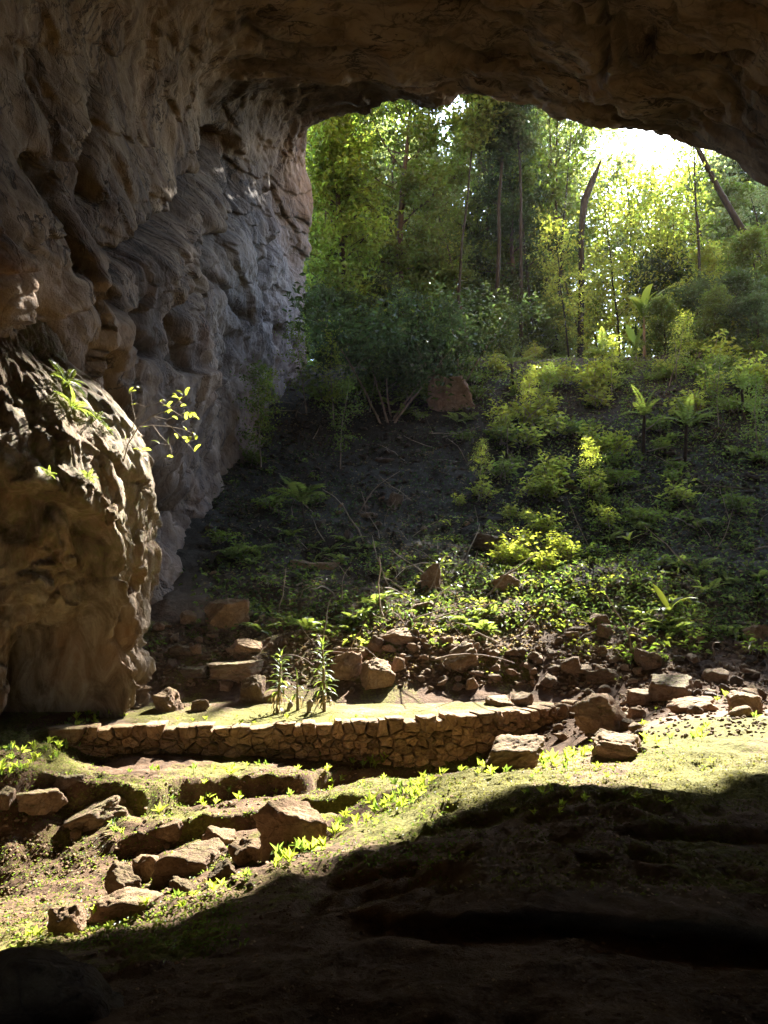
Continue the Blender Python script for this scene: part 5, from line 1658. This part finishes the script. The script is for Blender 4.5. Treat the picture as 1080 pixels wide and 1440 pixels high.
banana(912, 500, 3.2, 7, 2.3, 'banana plant with torn paddle leaves standing in the forest edge', 0.3, d=43.0)
banana(900, 500, 2.0, 5, 2.2, 'shorter banana plant beside the low sky gap', 1.3, d=45.0)
banana(942, 868, 0.12, 5, 0.75, 'broad-leaved plant with lit leaves low on the scree', 0.4, tilt=0.1)
banana(620, 800, 0.1, 5, 0.5, 'small broad-leaved plant above the upright pale-topped rock', 0.4, tilt=0.1)
banana(885, 770, 0.2, 5, 0.6, 'small broad-leaved plant in mid-scree', 1.4, tilt=0.1)


# ------------------------------------------------------------------ terrace plants
STRAP = [blade_leaf(0.34, 0.045, 1, 0.75), blade_leaf(0.30, 0.05, 2, 1.05), blade_leaf(0.36, 0.04, 3, 0.5)]
STRAP_D = [blade_leaf(0.34, 0.035, 4, 1.6), blade_leaf(0.28, 0.03, 5, 1.7)]


def strap_plant(px, py, H, n, label, rot=0.0, lean=0.02, dead=8, bare=0.25):
    c = gpos(px, py)
    r_ = np.random.default_rng(int(px) + 3)
    root = thing('strap_leaved_plant', label, 'plant', tuple(c), rot, 'plants on the terrace')
    tp = curve_pts((0, 0, -0.1), (lean, 0, 1), H * 0.93 + 0.1, 8, (lean, 0, 0), r_, 0.015)
    obj('stem', mesh_np('stem', *tube_np(tp, 0.030 * np.linspace(1.3, 0.5, 9), 8)), M['bark_pale'], root)
    top = lambda t: np.array([np.interp(t, np.linspace(0, 1, 9), tp[:, i]) for i in range(3)])
    for k in range(n):
        t = bare + 0.12 + (0.88 - bare) * (k / (n - 1)) ** 0.85
        o = obj('leaf', STRAP[k % 3].copy() if False else STRAP[k % 3], M['leaf'], root)
        o.location = top(t)
        x = k / (n - 1)
        o.rotation_euler = (r_.normal(0, 0.15), 0.55 - 1.15 * x ** 1.5 + r_.normal(0, 0.15), 2.4 * k + r_.normal(0, 0.2))
        s = (0.95 - 0.35 * x) * r_.uniform(0.85, 1.1)
        o.scale = (s, s, s)
    for k in range(dead):
        o = obj('dry_leaf', STRAP_D[k % 2], M['leaf_dry'], root)
        o.location = top(bare + r_.uniform(-0.05, 0.2))
        o.rotation_euler = (r_.normal(0, 0.2), 0.35 + r_.normal(0, 0.15), r_.uniform(0, 6.28))


strap_plant(456, 1001, 1.32, 58, 'tallest strap-leaved plant on the terrace, sunlit crown on a bare stem', 0.0, 0.01, 12, 0.22)
strap_plant(390, 1002, 1.10, 46, 'dark bushy strap-leaved plant on the terrace', 1.0, 0.03, 14, 0.20)
strap_plant(419, 1000, 0.62, 9, 'small spindly strap-leaved plant between the two tall ones', 2.0, 0.05, 6, 0.4)


def stump(px, py, H, label, seed):
    c = gpos(px, py)
    r_ = np.random.default_rng(seed)
    a = Acc()
    p = curve_pts((0, 0, -0.05), (0.1, 0, 1), H, 6, (0.1, 0, 0), r_, 0.12)
    a.add(tube_np(p, H * np.array([0.22, 0.16, 0.13, 0.15, 0.20, 0.22, 0.06]), 9))
    for k in range(5):
        az = r_.uniform(0, 6.28)
        a.add(tube_np(curve_pts(p[0] + [0, 0, 0.05], (math.cos(az), math.sin(az), 0.1), H * 0.6, 4, (0, 0, -0.3), r_, 0.15), H * 0.07 * np.linspace(1, .2, 5), 6))
        a.add(tube_np(curve_pts(p[4], (math.cos(az), math.sin(az), 0.6), H * 0.3, 3, (0, 0, 0.2), r_, 0.2), H * 0.05 * np.linspace(1, .2, 4), 5))
    o = obj('dead_stump', a.mesh('dead_stump'), M['twig'], None, tuple(c))
    tag(o, label, 'stump', 'plants on the terrace')


stump(434, 1003, 0.30, 'pale gnarled dead stump on the terrace between the plants', 5)
stump(403, 1000, 0.24, 'short dark dead stump at the foot of the bushy terrace plant', 6)

# ------------------------------------------------------------------ plants on the flowstone and wall
_fo = bpy.data.objects['flowstone_formation']
_bv = BVHTree.FromPolygons([v.co for v in _fo.data.vertices], [tuple(p.vertices) for p in _fo.data.polygons])


def wall_pt(px, py):
    o = Vector((0, 0, CAMZ))
    q = Vector(P(px, py, 10.0)) - o
    h = _bv.ray_cast(o, q.normalized())
    return h[0] if h[0] is not None else Vector(P(px, py, 13.0))


for px, py, sc, rz, label in ((92, 540, 0.62, 0.3, 'sunlit yellow fern tuft high on the flowstone'), (100, 575, 0.55, 1.6, 'hanging fern just below the yellow fern tuft'), (135, 590, 0.30, 0.0, 'small leafy fern right of the hanging fern on the flowstone'),
                              (66, 668, 0.22, 2.0, 'tiny bright fern on the flowstone shoulder'), (150, 605, 0.25, 0.9, 'small fern in the cleft by the bare twigs'), (122, 673, 0.24, 2.5, 'little fern in the shaded fold of the flowstone')):
    p = wall_pt(px, py)
    FERN[0].place(tuple(p + Vector((0.02, -0.03, 0))), (0.5, 0.4, rz), sc, label, 'fern', 'ferns growing on the rock')


def twig_shrub():
    d0 = wall_pt(178, 640).y - 0.15
    r_ = np.random.default_rng(9)
    base = P(172, 655, d0)
    root = thing('twiggy_shrub', 'bare twiggy shrub with few yellow leaves jutting from the flowstone', 'shrub', tuple(base))
    a = Acc()
    lines = [[(172, 655), (180, 625), (195, 600), (215, 585), (240, 575), (262, 570)], [(195, 600), (215, 598), (240, 600), (262, 605), (274, 612)], [(215, 585), (235, 590), (258, 582), (280, 590)],
             [(180, 625), (190, 590), (205, 572), (225, 565), (248, 558)], [(215, 598), (225, 612), (238, 625), (243, 643)], [(240, 575), (252, 563), (262, 556)], [(240, 600), (256, 615), (262, 622)], [(190, 590), (186, 570), (184, 552)], [(225, 565), (235, 572), (262, 590)], [(180, 625), (200, 635), (208, 648)]]
    tips = []
    for k, l in enumerate(lines):
        n = len(l)
        dd = d0 + np.linspace(0, r_.normal(0, 0.35), n)
        q = np.array([P(x, y, e) - base for (x, y), e in zip(l, dd)])
        a.add(tube_np(q, np.linspace(0.014 if k == 0 else 0.007, 0.003, n), 5))
        tips.append(q[-1]); tips.append(q[-2])
        for m in range(4):
            i = r_.integers(1, n)
            q2 = curve_pts(q[i], r_.normal(0, 1, 3) * np.array([1, .8, .7]), r_.uniform(0.1, 0.22), 4, (0.3, 0, 0), r_, 0.2)
            a.add(tube_np(q2, np.linspace(0.004, 0.0015, 5), 4))
            if r_.random() < 0.4: tips.append(q2[-1])
    obj('branch', a.mesh('branch'), M['twig'], root)
    lm = blade_leaf(0.15, 0.065, 3, 0.6, 6)
    for t in tips:
        o = obj('leaf', lm, M['leaf_lime'], root)
        o.location = t
        o.rotation_euler = (r_.normal(0, .6), r_.normal(0, .5), r_.uniform(0, 6.28))
        s = r_.uniform(0.6, 1.2); o.scale = (s, s, s)


twig_shrub()

# ------------------------------------------------------------------ seedlings on the sunlit ground
SEED = [make_seedling(500 + i, 0.11 + 0.014 * i, 4 + i % 4, 0.075 + 0.010 * (i % 4), ('leaf_lime', 'leaf', 'leaf_lime')[i % 3]) for i in range(6)]


def seedlings(n, line, spread, sc, look, place, group, seed):
    r_ = np.random.default_rng(seed)
    line = np.array(line, float)
    t = np.sort(r_.uniform(0, 1, n)) * (len(line) - 1)
    xs = np.interp(t, np.arange(len(line)), line[:, 0]) + r_.normal(0, 6, n)
    ys = np.interp(t, np.arange(len(line)), line[:, 1]) + r_.normal(0, spread, n)
    o_ = np.argsort(xs)
    xs, ys = xs[o_], ys[o_]
    H = hit(xs, ys)
    for i, c in enumerate(H):
        SEED[r_.integers(6)].place(tuple(c - np.array([0, 0, 0.01])), (r_.normal(0, .15), r_.normal(0, .15), r_.uniform(0, 6.28)), r_.uniform(*sc), f'{ORD[i]} {look} from the left {place}', 'seedling', group)


seedlings(37, [(640, 1085), (720, 1080), (800, 1068), (860, 1055), (930, 1042), (1000, 1032)], 5, (0.7, 1.25), 'sunlit seedling', 'along the far edge of the mossy crest', 'seedlings on the mossy crest', 1)
seedlings(33, [(360, 1222), (430, 1190), (520, 1150), (570, 1120), (640, 1090)], 9, (0.6, 1.15), 'bright seedling', 'on the mossy edge above the gully', 'seedlings on the mossy edge', 2)
seedlings(33, [(-5, 1090), (40, 1070), (90, 1045), (130, 1015), (170, 995)], 10, (0.8, 1.4), 'pale seedling', 'on the grassy bank beside the wall end', 'seedlings beside the wall end', 3)
seedlings(22, [(150, 1100), (240, 1088), (330, 1090), (430, 1078), (550, 1072)], 8, (0.8, 1.5), 'backlit seedling', 'on the ledge just below the stone wall', 'seedlings below the stone wall', 4)
seedlings(19, [(150, 1180), (230, 1140), (330, 1130), (440, 1112), (560, 1104)], 6, (0.7, 1.3), 'backlit seedling', 'on the second ledge above the gully boulders', 'seedlings on the second ledge', 5)
seedlings(18, [(20, 1330), (110, 1300), (200, 1285), (290, 1255), (350, 1230)], 7, (0.5, 0.9), 'small seedling', 'among the lowest gully stones', 'seedlings among the gully stones', 6)
seedlings(19, [(180, 1012), (300, 1016), (420, 1014), (560, 1010)], 3, (0.5, 0.9), 'small seedling', 'on the terrace edge above the wall', 'seedlings on the terrace edge', 7)
seedlings(18, [(700, 1120), (780, 1135), (850, 1130), (930, 1150)], 14, (0.4, 0.7), 'shaded seedling', 'on the dark side of the mound', 'seedlings on the mound', 8)
seedlings(16, [(930, 1040), (1000, 1070), (830, 1100), (740, 1090)], 14, (0.35, 0.6), 'tiny seedling', 'on the sunlit moss of the mound top', 'seedlings on the mound top', 9)
seedlings(42, [(660, 1082), (740, 1078), (800, 1072), (880, 1056)], 6, (0.6, 1.1), 'crowded seedling', 'in the thick row before the low reddish rock', 'seedlings on the mossy crest', 11)
seedlings(42, [(380, 1215), (450, 1180), (540, 1140), (600, 1108)], 10, (0.6, 1.0), 'crowded seedling', 'along the mossy edge beside the foot holds', 'seedlings on the mossy edge', 12)
seedlings(42, [(-5, 1080), (50, 1060), (100, 1036), (140, 1008)], 12, (0.7, 1.2), 'crowded seedling', 'on the grassy bank below the flowstone', 'seedlings beside the wall end', 13)
seedlings(16, [(780, 1010), (900, 1000), (1000, 990), (1070, 1000)], 14, (0.8, 1.4), 'weedy seedling', 'between the dark slabs beyond the crest', 'seedlings between the slabs', 10)


# ------------------------------------------------------------------ ground cover nobody could count
def cover(name, n, boxes, leaf, seed, mat, flat=0.9, lift=0.02, cond=None):
    r_ = np.random.default_rng(seed)
    tot = sum((b[2] - b[0]) * (b[3] - b[1]) * b[4] for b in boxes)
    C = []
    for b in boxes:
        m = int(n * (b[2] - b[0]) * (b[3] - b[1]) * b[4] / tot / 5)
        xs, ys = scatter_px(m, b[:4], r_)
        H = hit(xs, ys)
        H = H[H[:, 1] < 45]
        C.append(H)
    C = np.concatenate(C)
    C = np.repeat(C, 5, 0) + r_.normal(0, 1, (len(C) * 5, 3)) * np.array([2.2, 2.2, 0.0]) * leaf
    C[:, 2] = ground_z(C[:, 0], C[:, 1]) + lift * r_.uniform(0.2, 1.5, len(C))
    n = len(C)
    nrm = unit(r_.normal(0, 1 - flat * 0.6, (n, 3)) + np.array([0, 0, 1.0]))
    d = unit(r_.normal(0, 1, (n, 3)) * np.array([1, 1, 0.5]))
    L = leaf * r_.uniform(0.5, 1.4, n)
    return obj(name, mesh_np(name, *leaves_np(C, nrm, d, L, L * 0.5), False), M[mat])


tag(cover('ground_cover', 9000, [(0, 1090, 560, 1160, 1.0), (0, 1180, 340, 1335, 1.0), (380, 1090, 640, 1230, .6), (640, 1050, 1000, 1090, .5), (0, 1000, 160, 1100, 1.4)], 0.030, 31, 'leaf', 0.6, 0.02), 'tiny leafy ground cover over the gully ledges and moss edges', 'ground cover', None, 'stuff')
tag(cover('moss_tufts', 14000, [(380, 1060, 1080, 1140, 1.0), (0, 1000, 160, 1100, .6), (0, 1180, 340, 1335, .5), (170, 992, 800, 1018, .8), (600, 1100, 1080, 1250, .3)], 0.022, 34, 'moss_leaf', 0.1, 0.012), 'fine moss tufts over the sunlit crest and terrace', 'moss', None, 'stuff')
tag(cover('undergrowth', 13000, [(290, 780, 600, 890, 0.5), (600, 780, 880, 890, 0.5), (690, 520, 900, 800, 0.8), (640, 494, 1080, 535, 4.0), (440, 500, 690, 580, 1.4), (880, 505, 1080, 640, 1.2), (880, 640, 1080, 900, 0.6)], 0.13, 32, 'leaf', 0.5, 0.12), 'mixed small-leaved undergrowth spread over the slope', 'undergrowth', None, 'stuff')
tag(cover('creeping_plants', 11000, [(560, 520, 900, 880, 1.0), (880, 520, 1080, 900, 1.3), (300, 620, 560, 880, 0.9)], 0.12, 35, 'leaf_dark', 0.5, 0.16), 'dark creeping plants tangled over the slope', 'creepers', None, 'stuff')


def fallen_twigs():
    r_ = np.random.default_rng(36)
    a_ = Acc()
    H = hit(r_.uniform(380, 1075, 260), r_.uniform(540, 930, 260))
    for q in H:
        if q[1] > 44: continue
        az = r_.uniform(0, 6.28); ln = math.exp(r_.uniform(-0.9, 0.75))
        up = r_.uniform(-0.05, 0.5) if r_.random() < 0.7 else r_.uniform(0.8, 2.0)
        p = curve_pts(q + np.array([0, 0, 0.03]), (math.cos(az), math.sin(az), up), ln, 5, (0, 0, -0.2), r_, 0.14)
        a_.add(tube_np(p, 0.012 * np.linspace(1.2, 0.4, 6) * max(0.6, ln), 5))
    return obj('fallen_twigs', a_.mesh('fallen_twigs'), M['twig'])


tag(fallen_twigs(), 'dead twigs and dry stems scattered over the slope', 'twigs', None, 'stuff')
tag(cover('leaf_litter', 14000, [(300, 540, 1080, 900, 1.0), (300, 850, 760, 950, 0.8)], 0.10, 33, 'leaf_dry', 0.95, 0.015), 'dry fallen leaves strewn over the slope', 'leaf litter', None, 'stuff')

# snag and bare trunks
def trunk_thing(name, pts, rad, label, mat='bark_dark'):
    pts = np.array(pts)
    o = obj(name, mesh_np(name, *tube_np(pts - pts[0], np.array(rad), 9)), M[mat], None, tuple(pts[0]))
    return tag(o, label, 'tree', 'forest trees beyond the cave mouth')


def gfoot(px, d): x = (px - 540) / FPX * d; return np.array([x, d, float(ground_z(x, d)[0]) - 0.2])


q0 = gfoot(818, 48)
trunk_thing('broken_trunk', [q0, P(818, 400, 48), P(817, 330, 48), P(822, 282, 48), P(833, 255, 48.2), P(845, 226, 48.4)], [0.20, 0.19, 0.19, 0.24, 0.22, 0.06], 'broken leaning trunk standing against the upper sky gap')
q0 = gfoot(1110, 44)
trunk_thing('leaning_trunk', [q0, P(1095, 420, 44), P(1060, 350, 44), P(1030, 300, 44), P(1008, 262, 44), P(972, 190, 44), P(940, 130, 44)], [0.24, 0.23, 0.21, 0.19, 0.17, 0.13, 0.08], 'thick bare dark trunk leaning across the right of the mouth')
for p_ in list(TREES['tall'] + TREES['pale'] + TREES['slim'] + TREES['stem'] + TREES['lace'] + TREES['pole'] + TREES['bushy'] + TREES['vine'] + TREES['sapling'] + FERN + SHRUB + HERB + SEED + [TFERN, PALM, shade]):
    p_.discard()
# ------------------------------------------------------------------ hazy air in the cave and over the slope
def build_haze():
    bm = bmesh.new()
    bmesh.ops.create_cube(bm, size=1.0)
    me = bpy.data.meshes.new('haze')
    bm.to_mesh(me); bm.free()
    o = bpy.data.objects.new('haze', me)
    COL.objects.link(o)
    o.scale = (1300, 1300, 140)
    o.location = (0, 0, 50)
    t = NT('haze_air')
    v = t.n('ShaderNodeVolumePrincipled')
    v.inputs['Color'].default_value = (0.78, 0.88, 1.0, 1)
    v.inputs['Density'].default_value = HAZE
    v.inputs['Anisotropy'].default_value = 0.35
    t.l(v.outputs[0], t.out.inputs['Volume'])
    me.materials.append(t.mat)
    tag(o, 'thin bright haze hanging in the cave air', 'haze', None, 'stuff')


HAZE = 0.00009
build_haze()
